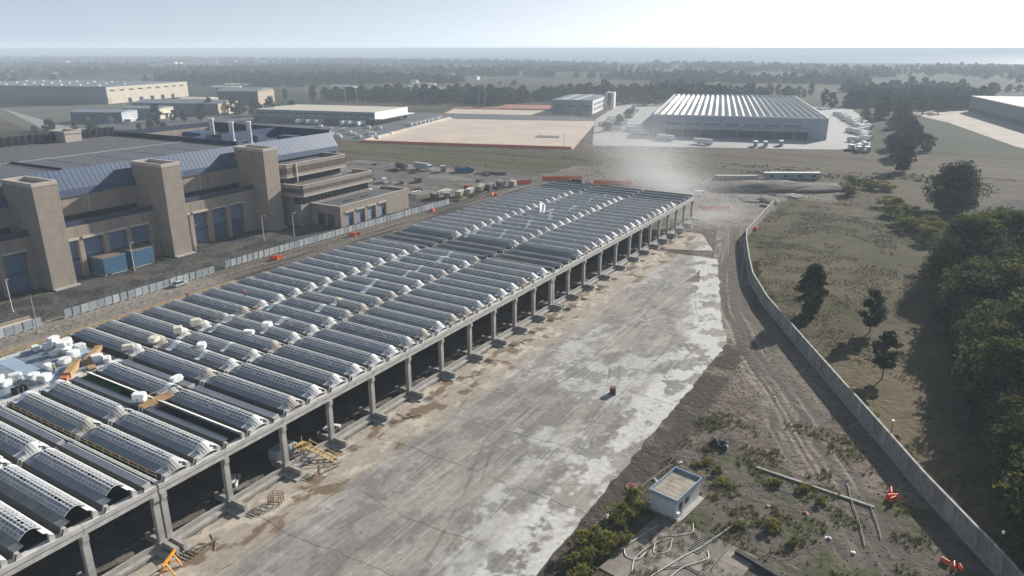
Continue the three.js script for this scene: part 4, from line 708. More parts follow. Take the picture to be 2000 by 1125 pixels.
function trailer(label, group) {
  const v = thing('semi_trailer', label, 'trailer', 0, 0, 0, group);
  mesh('cargo_box', [bx(-1.27, 1.27, 1.1, 4.0, -6.8, 6.8)], mWhite, v); mesh('roof', [bx(-1.29, 1.29, 4.0, 4.05, -6.82, 6.82)], mWingW, v); mesh('skirt', [bx(-1.2, 1.2, 0.7, 1.1, -6, 4)], mChassis, v); mesh('landing_leg', [bx(-0.8, 0.8, 0, 0.7, 3.4, 3.6)], mChassis, v); wheels(v, [[-1.05, -3], [1.05, -3], [-1.05, -4.3], [1.05, -4.3], [-1.05, -5.6], [1.05, -5.6]], 0.5, 0.3); return v;
}
const put = (o, n, s, t, y = 0) => { o.position.set(n, y, -s); o.rotation.y = t; return o; };
{
  put(van('delivery_van', 'white panel van parked among others before the pale-roofed depot', 'van', pWhite, 'vans parked before the depot'), -424, 396, 1.7);
  const v0 = scene.children[scene.children.length - 1], r = rng(3);
  for (const [n, s] of [[-437, 388], [-411, 404], [-404, 400], [-397, 412], [-388, 408], [-381, 417], [-374, 414], [-366, 423], [-385, 389], [-372, 396], [-364, 399], [-357, 398], [-392, 395], [-450, 384], [-462, 380], [-402, 452], [-412, 449], [-398, 486], [-399, 494], [-401, 502], [-402, 510], [-404, 518], [-406, 526], [-408, 534], [-411, 542], [-415, 550], [-418, 428], [-428, 424], [-452, 436]]) dup(v0, n, s, 1.6 + (r() - 0.5) * 0.5 + (s > 440 ? -0.3 : 0));
  const c0 = put(car('parked_car', 'pale car in the rows of parked cars beside the depot', 'car', pSilver, 'cars parked beside the depot'), -470, 372, 1.7);
  for (let k = 0; k < 22; k++) dup(c0, -480 - (k % 11) * 7 + r() * 2, 366 - (k % 11) * 1.5 + ((k / 11) | 0) * 12, 0.3 + r() * 0.3);
  for (let k = 0; k < 16; k++) dup(c0, -838 + k * 2, 500 + k * 7, 1.4 + r() * 0.3, 'pale car parked along the cream hall end wall', 'cars along the cream hall');
  const t0 = put(trailer('white box semi-trailer backed up to the depot canopy', 'trailers at the depot'), -446, 460, 0.2); for (const [n, s] of [[-440, 462], [-432, 464], [-472, 455], [-480, 453], [-490, 451]]) dup(t0, n, s, 0.25);
  const b0 = put(lorry('box_lorry', 'white box lorry parked in the yard of the pale warehouse', 'lorry', pWhite, mWhite, 9, 'lorries in the warehouse yard'), -113, 500, 0.2);
  for (const [n, s, t] of [[-107, 502, 0.25], [-99, 512, 0.2], [-50.6, 507, 0.3], [-46, 509, 0.3], [-52, 520, 0.3], [-257, 573, 1.9], [-250, 566, 1.9], [-243, 575, 2.0], [-232, 540, 1.9], [-266, 650, 1.8], [-272, 668, 1.8], [-62, 645, 1.0], [-64, 632, 1.0], [-66, 618, 1.0], [-58, 600, 1.0], [-57, 588, 1.0], [-76, 690, 0.9], [-80, 706, 0.9], [-86, 722, 0.9], [-72, 672, 0.9], [-92, 748, 0.9], [-66, 655, 0.4], [-54, 572, 1.2], [-62, 664, 0.95], [-70, 664, 0.95], [-74, 700, 0.9], [-60, 610, 1.0], [-70, 626, 1.0], [-60, 560, 1.2], [-50, 532, 0.3], [-56, 514, 0.3], [-88, 736, 0.9], [-96, 764, 0.9], [-102, 780, 0.9], [-262, 600, 1.9], [-270, 620, 1.9], [-248, 592, 1.9], [-280, 690, 1.8], [-286, 712, 1.8], [-222, 548, 1.9]]) dup(b0, n, s, t);
  const s0 = put(trailer('long white semi-trailer standing across the front yard of the pale warehouse', 'trailers in the warehouse yard'), -146, 491, 1.3); dup(s0, -205, 522, 1.85); dup(s0, -215, 540, 1.85); dup(s0, -224, 560, 1.85); dup(s0, -176, 500, 1.25);
}
put(car('estate_car', 'silver car on the pale track beside the hoarding', 'car', pSilver), -176.8, 113.6, 0.1);
put(van('site_van', 'white van standing on the dusty ground beyond the end of the hall', 'van', pWhite), -92.5, 314, -1.1);
put(car('white_hatchback', 'white car parked inside the open hall behind a column', 'car', pWhite), -84.2, 57.5, 0.7);
put(van('grey_van', 'blue-grey van parked inside the hall near the timber steps', 'van', pSilver), -83.6, 67.5, 0.1);
put(car('pale_saloon', 'pale car deeper inside the hall, roof just showing over the plinth', 'car', pWhite), -82.8, 76.5, 0.3);
put(lorry('tipper_lorry', 'white lorry at the yard fence with black cargo body', 'lorry', pWhite, mChassis, 9.5), -254.6, 302, 1.35);
put(lorry('grey_bulk_lorry', 'lorry with long pale grey body in the yard beside the white cab lorry', 'lorry', pWhite, mGreyL, 12), -243, 307, -1.7);
put(lorry('red_crane_lorry', 'red and black lorry standing between two orange barriers at the hall end', 'lorry', pRed, mChassis, 8), -150.5, 306, 1.5);
put(car('yard_car', 'white car parked in the yard behind the annex', 'car', pWhite), -230, 262, 0.9);
put(car('yard_car', 'dark car parked in the yard behind the annex', 'car', pDark), -226, 268, 0.9);
put(van('yard_van', 'white van parked in the yard behind the annex', 'van', pWhite), -235, 266, 0.9);
put(van('dark_pickup', 'dark van in the yard near the annex roof corner', 'van', pDark), -222, 276, 1.0);
// ------------------------------------------------------------------ skips, containers, cabins
{
  const sk = (label, n, s, t, m) => { const o = thing('waste_skip', label, 'skip', n, s, t); const wall = prism([[-3, 0.2], [3, 0.2], [3.4, 2.3], [-3.4, 2.3]], -1.25, -1.13), w2 = prism([[-3, 0.2], [3, 0.2], [3.4, 2.3], [-3.4, 2.3]], 1.13, 1.25); mesh('side', [wall], m, o); mesh('side', [w2], m, o); mesh('end', [prism([[-3, 0.2], [-2.9, 0.2], [-3.28, 2.3], [-3.4, 2.3]], -1.13, 1.13)], m, o); mesh('end', [prism([[2.9, 0.2], [3, 0.2], [3.4, 2.3], [3.28, 2.3]], -1.13, 1.13)], m, o); mesh('floor', [bx(-1.13, 1.13, 0.2, 0.3, -2.9, 2.9)], m, o); for (const q of [-2, 0, 2]) { mesh('rib', [bx(1.25, 1.33, 0.3, 2.2, q - 0.08, q + 0.08)], m, o); mesh('rib', [bx(-1.33, -1.25, 0.3, 2.2, q - 0.08, q + 0.08)], m, o); } };
  const mSk = mat('skip_blue', 0.02, 0.11, 0.30, 0.5, { map: texMetal });
  sk('bright blue waste skip beside the grey machine in the yard', -222, 311, 1.1, mSk); sk('bright blue waste skip at the outer end of the pair', -217.5, 313.5, 1.1, mSk);
  const cont = (label, n, s, t, m, L = 6) => { const o = thing('container', label, 'container', n, s, t); const rib = []; mesh('box', [bx(-1.15, 1.15, 0.15, 2.5, -L / 2, L / 2)], m, o); mesh('roof', [bx(-1.22, 1.22, 2.5, 2.6, -L / 2, L / 2)], m, o); for (let k = 0; k < 12; k++) { const q = -L / 2 + 0.4 + k * (L - 0.8) / 11; rib.push(bx(1.15, 1.2, 0.2, 2.45, q - 0.1, q + 0.1), bx(-1.2, -1.15, 0.2, 2.45, q - 0.1, q + 0.1)); } const rr = mesh('side_ribs', rib, m, o); rr.userData.kind = 'stuff'; mesh('door_bar', [bx(-0.5, -0.44, 0.3, 2.4, -L / 2 - 0.06, -L / 2)], mChassis, o); for (const x of [-1.1, 1.1]) mesh('corner_post', [bx(x - 0.12, x + 0.12, 0, 2.6, -L / 2 - 0.02, -L / 2 + 0.16)], mChassis, o); };
  const cm = (n, r, g, b) => mat(n, r, g, b, 0.6, { map: texDust });
  cont('grey weathered container at the start of the row beside the annex', -190, 247, 0.9, cm('container_grey', 0.22, 0.2, 0.18)); cont('pale grey container next to the grey weathered one', -186.5, 251.5, 0.7, cm('container_pale', 0.33, 0.32, 0.3));
  cont('cream container in the row along the track', -183.6, 257.5, 0.3, cm('container_cream', 0.62, 0.6, 0.52)); cont('white container beside the cream one', -183, 264.2, 0.25, cm('container_white', 0.66, 0.64, 0.58)); cont('rusty red container behind the white one', -189, 272, 0.25, cm('container_red', 0.33, 0.09, 0.04)); cont('beige container between rusty red and brown ones', -182.4, 272, 0.2, cm('container_beige', 0.42, 0.36, 0.29)); cont('mauve-grey container near the end of the row', -181.6, 279, 0.2, cm('container_mauve', 0.26, 0.24, 0.24)); cont('dark grey container last in the row', -180, 286, 0.2, cm('container_dark', 0.07, 0.075, 0.08)); cont('white marked container beside the dark grey one', -176.4, 291, 0.2, cm('container_white2', 0.55, 0.52, 0.49), 4);
  const cab = thing('site_cabins', 'long white modular cabin row beyond the spoil ground', 'cabins', -66.5, 380, -1.03); for (let k = 0; k < 4; k++) { mesh('cabin_wall', [bx(-1.4, 1.4, 0.2, 3.1, -14 + k * 7, -7.1 + k * 7)], mGreyL, cab); mesh('cabin_roof', [bx(-1.6, 1.6, 3.1, 3.5, -14.05 + k * 7, -7.05 + k * 7)], mWhite, cab); mesh('window', [bx(1.4, 1.45, 1.2, 2.3, -11.6 + k * 7, -9.6 + k * 7)], mGlassD, cab); }
  const st = thing('beam_stack', 'stack of long grey concrete beams end to end with the white cabins', 'beam stack', -90, 364, -1.03); for (let k = 0; k < 6; k++) mesh('beam', [bx(-1.6 + (k % 3) * 1.1, -0.6 + (k % 3) * 1.1, ((k / 3) | 0) * 1.1 + 0.1, ((k / 3) | 0) * 1.1 + 1.1, -11 + (k % 2), 11 - (k % 2))], mConc, st); mesh('timber', [bx(-1.7, 1.7, 0, 0.1, -6, -5.7)], mConc, st);
  const en = thing('dark_enclosure', 'black screened enclosure with white bags inside, among shrubs', 'enclosure', -33.5, 377, -1.0), mB = mat('black_screen', 0.012, 0.013, 0.014, 0.9); mesh('back_screen', [bx(-3, -2.8, 0, 3, -6, 6)], mB, en); mesh('side_screen', [bx(-2.8, 3, 0, 3, -6, -5.8)], mB, en); mesh('side_screen', [bx(-2.8, 3, 0, 2.4, 5.8, 6)], mB, en); mesh('floor', [bx(-2.8, 3, 0.02, 0.1, -5.8, 5.8)], mB, en); for (const [n, s] of [[-1, 0], [0.4, 1.4], [-0.6, 2.4]]) mesh('white_bag', [new THREE.SphereGeometry(0.8, 10, 7).scale(1, 0.7, 1).translate(n, 0.6, -s)], mWhite, en);
  const gs = thing('steel_stack', 'long low stack of dark steel sections in the yard', 'steel stack', -203, 315, -1.2), mSt = mat('dark_steel', 0.05, 0.05, 0.052, 0.6); for (let k = 0; k < 8; k++) mesh('steel_bar', [bx(-2.4 + k * 0.62, -1.95 + k * 0.62, 0.1, 0.6 + 0.25 * (k % 3), -8 + (k % 4), 8 - (k % 3))], k % 3 ? mSt : mConc, gs);
  const mc = thing('grey_machine', 'pale grey concrete batching machine with a sloping conveyor', 'machine', -229.5, 307, 0.8); mesh('hopper', [prism([[-2, 3.4], [2, 3.4], [0.8, 1.4], [-0.8, 1.4]], -1.3, 1.3)], mGreyL, mc); mesh('frame', [bx(-1.2, 1.2, 0, 1.4, -1, 1)], mGreyB, mc); mesh('conveyor', [bar([0, 1.0, 1], [0, 3.4, 6.5], 0.35)], mSt, mc); mesh('support', [bar([0, 0, 5], [0, 2.8, 5], 0.1)], mSt, mc);
  for (const [n, s, w, l, h, lab] of [[-205, 252, 3, 8, 1.2, 'heap of grey scaffold frames beside the annex end'], [-196, 262, 4, 10, 0.9, 'flat pile of pale concrete planks behind the containers'], [-70, 312, 2, 7, 0.8, 'stack of pale boards on the spoil ground'], [-62, 306, 2, 6, 0.9, 'stack of white boards near the wall corner'], [-56, 333, 3, 9, 1.1, 'pile of pale planks beside the wall end']]) { const p = thing('material_pile', lab, 'pile', n, s, R0() * 2), q = rng(n | 0); for (let k = 0; k < 9; k++) { const x = (q() - 0.5) * w, y = h * (k / 9); mesh('plank', [bx(x - 0.3, x + 0.3, y, y + 0.16, -l / 2 * (0.6 + q() * 0.4), l / 2 * (0.6 + q() * 0.4))], k % 3 ? mConcW : mBeigeL, p); } }
}
// ------------------------------------------------------------------ orange barriers and netting
{
  const mO = mat('orange_plastic', 0.72, 0.10, 0.03, 0.55), mO2 = mat('orange_net', 0.78, 0.15, 0.035, 0.8);
  const gB = [prism([[-0.28, 0.02], [0.28, 0.02], [0.2, 0.3], [0.08, 0.9], [-0.08, 0.9], [-0.2, 0.3]], -0.75, 0.75)];
  const bar1 = thing('orange_barrier', 'orange plastic barriers grouped on the earth track beside the hoarding', 'barrier', -174.5, 145.1, 0.3, 'barriers along the earth track'); mesh('barrier_body', gB, mO, bar1).scale.setScalar(1.3); const b2 = mesh('barrier_body', gB, mO, bar1); b2.position.set(0.7, 0, -1.6); b2.rotation.y = 1.1; b2.scale.setScalar(1.2); const b3 = mesh('barrier_body', gB, mO, bar1); b3.position.set(-0.6, 0.5, 1.2); b3.rotation.y = 0.4;
  for (const [n, s] of [[-174.4, 179.7], [-174.8, 226.2], [-172.7, 267.3]]) dup(bar1, n, s, s * 0.7);
  const bw = dup(bar1, 0.9, 105.3, 0.6, 'orange plastic barriers on the dirt road in the shade of the boundary wall', 'barriers by the boundary wall'), bw2 = dup(bar1, 8.9, 93.2, 1.6, 'orange plastic barriers on the dirt road in the shade of the boundary wall', 'barriers by the boundary wall'); bw.scale.setScalar(0.8); bw2.scale.setScalar(0.6); dup(bar1, -56, 262, 1, 'orange barriers standing where the dirt road meets the wall end', 'barriers at the wall end');
  const net = (label, pts, h, y = 0) => { const f = thing('orange_netting', label, 'netting', pts[0][0], pts[0][1]); const P = pts.map(p => [p[0] - pts[0][0], p[1] - pts[0][1]]); for (let i = 0; i + 1 < P.length; i++) { const a = P[i], b = P[i + 1], L = Math.hypot(b[0] - a[0], b[1] - a[1]), k = Math.max(1, Math.round(L / 3)); for (let j = 0; j < k; j++) { const t0 = j / k, t1 = (j + 1) / k, n0 = lerp(a[0], b[0], t0), s0 = lerp(a[1], b[1], t0), st = L / k, o = mesh('net_panel', [bx(-0.03, 0.03, y + 0.1, y + h, 0, st)], mO2, f); o.position.set(n0, 0, -s0); o.rotation.y = Math.atan2(-(b[0] - a[0]), b[1] - a[1]); mesh('stake', [bx(n0 - 0.05, n0 + 0.05, 0, y + h + 0.15, s0 - 0.05, s0 + 0.05)], mO, f); } } };
  net('orange netting along the near edge of the sand lot', [[-352, 379], [-300, 394.5], [-212, 423]], 1.7);
  net('orange netting down the far side of the sand lot by the service road', [[-353, 381], [-404, 553]], 1.2);
  net('long orange barrier net between red lorry and container row', [[-172, 312], [-155, 322]], 2.0);
  net('long orange barrier net between red lorry and white van', [[-146, 316], [-128, 322.5]], 1.9);
  net('orange net on the dusty ground beside the road bend', [[-83, 285], [-73.5, 290.5]], 1.6);
  net('orange net at the end of the container row', [[-179, 296], [-172, 301]], 1.8);
  const ban = thing('sand_bank', 'low sand bank along the depot side of the sand lot', 'bank', -404, 553, 0); { const a = [[0, 0], [51, -172]]; mesh('bank_ridge', [prism([[-3, 0], [-0.8, 1.9], [0.8, 1.9], [3, 0]], 0, 180, 's').rotateY(0.288 + Math.PI)], mSand, ban); mesh('bank_toe', [prism([[3, 0.03], [3, 0.6], [9, 0.03]].map(([x, y]) => [-x, y]), 0, 176, 's').rotateY(0.288 + Math.PI)], mSand, ban); }
}
// ------------------------------------------------------------------ roof goods: wrapped bales, timber, boxes
{
  const mWrap = mat('white_wrap', 0.80, 0.80, 0.79, 0.45), mWrap2 = mat('milky_wrap', 0.68, 0.68, 0.66, 0.5), mTimber = mat('new_timber', 0.46, 0.30, 0.145, 0.8, { map: texDust }), mBrick = mat('red_wrap', 0.42, 0.13, 0.06, 0.7), r = rng(55);
  function bale(w, h, l, seed) { const g = new THREE.BoxGeometry(w, h, l, 5, 4, 6).toNonIndexed(), p = g.attributes.position; for (let i = 0; i < p.count; i++) { const x = p.getX(i), y = p.getY(i), z = p.getZ(i), k = 1 - 0.10 * (Math.abs(x / w * 2) ** 6 * Math.abs(z / l * 2) ** 6 + Math.abs(y / h * 2) ** 6 * 0.4), d = (fbm(x * 2.3 + seed, z * 2.3 + y * 3, 3) - 0.5) * 0.22; p.setXYZ(i, x * k + d, y * k + h / 2 + d * 0.4, z * k + d); } g.computeVertexNormals(); return g; }
  const geos = [0, 1, 2, 3].map(i => merge([bale(1.2 + 0.25 * i, 0.9 + 0.15 * i, 2.0 - 0.2 * i, i * 9)])), cap = [0, 1, 2, 3].map(i => merge([bx(-(1.32 + 0.25 * i) / 2, (1.32 + 0.25 * i) / 2, 0.42, 0.47, -(2.12 - 0.2 * i) / 2, (2.12 - 0.2 * i) / 2)]));
  const one = (n, s, i, m, label, group, y) => { const b = thing('wrapped_bale', label, 'bale', n, s, r() * 3, group, y); mesh('wrap', geos[i], m, b); mesh('strap', cap[i], mWrap2, b); };
  [[-138.7, 58.6], [-137.6, 60.2], [-137.2, 61.8], [-136.4, 63], [-133.6, 59.4], [-132.6, 61.1], [-132, 63], [-134.8, 62], [-128.3, 55.6], [-128.4, 58.3], [-130, 60.7], [-124.2, 61.8], [-122.6, 62.6], [-126.3, 52.1], [-124, 52.7], [-128.2, 50.2], [-130.4, 48.6], [-127.6, 48.2], [-131, 47.2]].forEach(([n, s], i) => one(n, s, i % 4, i % 3 ? mWrap : mWrap2, 'white plastic-wrapped bale of panels on the flat blue-grey roof', 'bales on the flat roof', 9.43));
  [[-136.9, 61, 1.4], [-133, 60.4, 1.3]].forEach(([n, s, y], i) => one(n, s, i, mWrap, 'white wrapped bale lying on top of other bales', 'bales lying on bales', 9.43 + y));
  [[-122.4, 66.6], [-121.6, 71.2], [-121.9, 76.4], [-122.2, 80.6], [-109.4, 82.8], [-111.3, 73.8], [-109.1, 87], [-101.6, 55.6], [-103, 62.9]].forEach(([n, s], i) => one(n, s, i % 4, i < 4 ? mat('cream_wrap', 0.62, 0.57, 0.47, 0.6) : mWrap, i < 4 ? 'bundle of cream insulation blocks on a vault beside the inner beam' : 'white wrapped pack resting on a vault of the middle span', i < 4 ? 'insulation bundles on the vaults' : 'packs on the middle span', 10.42));
  const tm = (label, n, s, t, L, k, m) => { const p = thing('timber_pack', label, 'timber', n, s, t, undefined, 9.43); for (let i = 0; i < k; i++) mesh('board', [bx(-0.55 + (i % 3) * 0.4, -0.18 + (i % 3) * 0.4, ((i / 3) | 0) * 0.26, ((i / 3) | 0) * 0.26 + 0.24, -L / 2, L / 2)], m, p); };
  tm('long pack of new timber boards on the flat roof beside white bales', -126.6, 62.4, 0.75, 6.5, 12, mTimber); tm('pack of timber boards with red wrapping in front of it', -123.8, 57.2, 0.8, 6, 12, mTimber); tm('red wrapped boards beside the timber pack', -122.7, 55.8, 0.8, 5.5, 9, mBrick); tm('short timber offcuts by the walk strip', -121.8, 59.4, 1.2, 2, 6, mTimber);
  const hp = thing('dark_roll_pile', 'pile of dark bitumen rolls at the flat roof edge', 'roll pile', -122.6, 47.8, 0.5, undefined, 9.43); for (let k = 0; k < 6; k++) mesh('roll', [new THREE.CylinderGeometry(0.3, 0.3, 1.2, 10).rotateZ(Math.PI / 2).translate((k % 3) * 0.3 - 0.3, 0.3 + ((k / 3) | 0) * 0.5, -(k % 3) * 0.65)], mat('roll_dark', 0.02, 0.025, 0.035, 0.7), hp);
  const frag = thing('folded_panels', 'bright white folded sheet panels standing on the far vaults', 'panels', -113.5, 205, 0.2, undefined, 10.4); mesh('panel', [bx(-0.1, 0.1, 0, 3.4, -1.2, 1.2)], mWrap, frag); mesh('panel', [prism([[-1, 0], [1, 0.2], [1.4, 2.6], [0.4, 3.2]], 1, 1.2)], mWrap, frag); const pf = mesh('panel', [bx(2, 4.6, 0.1, 0.3, -0.6, 0.6)], mWrap2, frag); pf.rotation.z = 0.3; mesh('panel', [bx(-3.2, -0.8, 0.05, 0.2, -5, -4)], mWrap, frag);
  const ld = thing('roof_bridge', 'small timber frame bridging the open trough of the roof', 'frame', -100, 57.2, 0, undefined, 9.5); for (let k = 0; k < 5; k++) mesh('board', [bx(-1.2 + k * 0.5, -0.9 + k * 0.5, 0.72, 0.84, -2.6, 2.6)], mTimber, ld); mesh('rail', [bar([-1.2, 1.5, -2.4], [-1.2, 1.5, 2.4], 0.05)], mTimber, ld); mesh('post', [bar([-1.2, 0.1, -2.3], [-1.2, 1.5, -2.3], 0.05)], mTimber, ld); mesh('post', [bar([-1.2, 0.1, 2.3], [-1.2, 1.5, 2.3], 0.05)], mTimber, ld);
}
// ------------------------------------------------------------------ apron things
{
  const bk = thing('brick_pallet', 'pallet of red-brown bricks alone on the concrete apron', 'brick pallet', -47.5, 115, 0.35, undefined, 0.16), mB = mat('brick_red', 0.19, 0.075, 0.045, 0.85, { map: texDust }), mT = mat('pallet_wood', 0.3, 0.22, 0.13, 0.85);
  mesh('pallet', [bx(-0.62, 0.62, 0.1, 0.14, -0.62, 0.62), bx(-0.62, -0.5, 0, 0.1, -0.62, 0.62), bx(0.5, 0.62, 0, 0.1, -0.62, 0.62), bx(-0.06, 0.06, 0, 0.1, -0.62, 0.62)], mT, bk);
  for (let y = 0; y < 5; y++) for (let a = 0; a < 3; a++) for (let b = 0; b < 3; b++) mesh('brick_block', [bx(-0.58 + a * 0.39, -0.21 + a * 0.39, 0.145 + y * 0.25, 0.385 + y * 0.25, -0.58 + b * 0.39, -0.21 + b * 0.39)], mB, bk);
  const mY = mat('scaffold_timber', 0.50, 0.33, 0.14, 0.75), mYe = mat('yellow_paint', 0.70, 0.30, 0.025, 0.5), st = thing('timber_steps', 'yellow timber scaffold steps over the plinth with handrails', 'steps', -79.2, 69.8, 0.2);
  mesh('stringer', [bar([-1.6, 1.7, -0.5], [3.6, 0.12, -0.5], 0.09)], mY, st); mesh('stringer', [bar([-1.6, 1.7, 0.5], [3.6, 0.12, 0.5], 0.09)], mY, st); for (let k = 0; k < 7; k++) mesh('tread', [bx(-1.4 + k * 0.7, -1.1 + k * 0.7, 1.6 - k * 0.215, 1.66 - k * 0.215, -0.45, 0.45)], mY, st); mesh('landing', [bx(-3.6, -1.5, 1.62, 1.72, -1.2, 1.2)], mY, st);
  for (const s of [-0.5, 0.5]) { mesh('handrail', [bar([-1.6, 2.7, s], [3.6, 1.1, s], 0.04)], mY, st); for (const x of [-1.6, 1, 3.5]) mesh('baluster', [bar([x, 1.7 - (x + 1.6) * 0.304, s], [x, 2.7 - (x + 1.6) * 0.304, s], 0.04)], mY, st); } for (const [n, s] of [[-3.5, -1.1], [-3.5, 1.1], [-1.7, -1.1], [-1.7, 1.1]]) mesh('leg', [bar([n, 0, s], [n, 2.7, s], 0.05)], mY, st);
  const cg = thing('rebar_cage', 'rusty square rebar cage standing on the muddy strip', 'rebar cage', -75, 57.8, 0.4, undefined, 0.16), mR = mat('rust_bar', 0.14, 0.06, 0.03, 0.85); for (const [n, s] of [[-0.8, -0.8], [0.8, -0.8], [-0.8, 0.8], [0.8, 0.8], [0, -0.8], [0, 0.8], [-0.8, 0], [0.8, 0]]) mesh('upright', [bar([n, 0, s], [n, 1.5, s], 0.035)], mR, cg); for (const y of [0.3, 0.7, 1.1, 1.48]) { mesh('hoop', [bar([-0.8, y, -0.8], [0.8, y, -0.8], 0.03), bar([0.8, y, -0.8], [0.8, y, 0.8], 0.03), bar([0.8, y, 0.8], [-0.8, y, 0.8], 0.03), bar([-0.8, y, 0.8], [-0.8, y, -0.8], 0.03)], mR, cg); }
  const tr = thing('orange_trestle', 'orange yellow steel trestle frame near the double column', 'trestle', -75.3, 41.2, 0.5, undefined, 0.16); for (const s of [-0.9, 0.9]) { mesh('leg', [bar([-1, 0, s], [0, 1.8, s], 0.07)], mYe, tr); mesh('leg', [bar([1, 0, s], [0, 1.8, s], 0.07)], mYe, tr); mesh('brace', [bar([-0.6, 0.7, s], [0.6, 0.7, s], 0.05)], mYe, tr); } mesh('top_beam', [bx(-0.14, 0.14, 1.72, 1.95, -1.6, 1.6)], mYe, tr);
  const mW0 = mat('grey_board', 0.26, 0.22, 0.17, 0.85), q = rng(8); for (let k = 0; k < 9; k++) { const i = 4 + k * 2, s = COLS[i] + 44 + 3.2, p = thing('plank_litter', 'loose boards and bars lying on the muddy strip at a column foot', 'boards', -76 + q() * 1.5, s, q() * 3, 'board litter along the plinth', 0.17); for (let j = 0; j < 5; j++) { const o = mesh('board', [bx(-0.08, 0.08, 0, 0.06, -1 - q(), 1 + q())], j % 2 ? mR : mW0, p); o.position.set((q() - 0.5) * 2, 0.02 + j * 0.03, (q() - 0.5) * 2); o.rotation.y = q() * 3; } }
}

{
  const mast = thing('light_mast', 'thin tall light mast among the far yards', 'mast', -640, 600, 0, 'light masts of the far yards'); mesh('pole', [cyl(0, 0, 24, 0, 0.35, 0.2)], mGreyL, mast); mesh('lamp_head', [bx(-1.4, 1.4, 23.6, 24.2, -0.3, 0.3)], mGreyB, mast);
  for (const [n, s] of [[-600, 640], [-470, 700], [-455, 690], [-300, 640], [-560, 580], [-720, 640]]) dup(mast, n, s, 0.4);
  const tp = thing('survey_pole', 'thin pole at the near edge of the sand lot', 'pole', -221, 430); mesh('pole', [cyl(0, 0, 9, 0, 0.14, 0.1)], mGreyB, tp); mesh('crossbar', [bx(-1, 1, 8.6, 8.75, -0.08, 0.08)], mGreyB, tp);
  const tar = thing('grey_tarpaulin', 'grey tarpaulin pegged flat on the sand lot', 'tarpaulin', -258, 476, 0.3); mesh('sheet', [bx(-9, 9, 0.05, 0.18, -7, 7)], mat('tarp_grey', 0.13, 0.135, 0.14, 0.7, { map: texDust }), tar); mesh('ballast', [bx(8.4, 9.4, 0.18, 0.6, -6, 6)], mConc, tar);
  const q = rng(303), cols = [mConcW, mBeigeL, mConc, mat('rust_stack', 0.2, 0.09, 0.05, 0.8), mChassis];
  const labs = ['low stack of pale boards in the lorry yard', 'low stack of grey blocks in the lorry yard'];
  for (let i = 0; i < 26; i++) { const n = -290 + q() * 110, s = 238 + q() * 74, k = i % 2; if (n > -216 && s < 250) continue; const o = thing(k ? 'block_stack' : 'board_stack', labs[k], 'stack', n, s, q() * 3, k ? 'block stacks in the lorry yard' : 'board stacks in the lorry yard'); const m = cols[(q() * 5) | 0]; for (let j = 0; j < 4; j++) mesh(k ? 'block' : 'board', [bx(-1.2 + j * 0.62, -0.65 + j * 0.62, 0, 0.4 + q() * 0.8, -1.4 - q(), 1.4 + q())], m, o); }
  for (let i = 0; i < 22; i++) { const n = -160 + q() * 100, s = 288 + q() * 62; const o = thing('rubble_pile', 'small pile of broken concrete on the ground beyond the hall', 'rubble pile', n, s, q() * 3, 'rubble piles beyond the hall'); for (let j = 0; j < 7; j++) mesh('lump', [new THREE.DodecahedronGeometry(0.3 + q() * 0.6, 0).translate((q() - 0.5) * 3.4, 0.25, (q() - 0.5) * 2.4)], j % 3 ? mFoot : mConcW, o); }
}
// ------------------------------------------------------------------ trees, shrubs, grass
const leafMat = (n, tr = 0.3) => { const m = new THREE.MeshPhysicalMaterial({ color: 0xffffff, vertexColors: true, roughness: 0.95, specularIntensity: 0.3, transmission: tr, thickness: 0 }); m.name = n; return m; };
const mLeaf = leafMat('foliage', 0.45), mLeafFar = earthMat('far_foliage', { vertexColors: true }), mBark = mat('bark', 0.11, 0.09, 0.07, 0.95, { map: texDust }), mBarkPale = mat('pale_bark', 0.24, 0.21, 0.17, 0.9, { map: texDust });
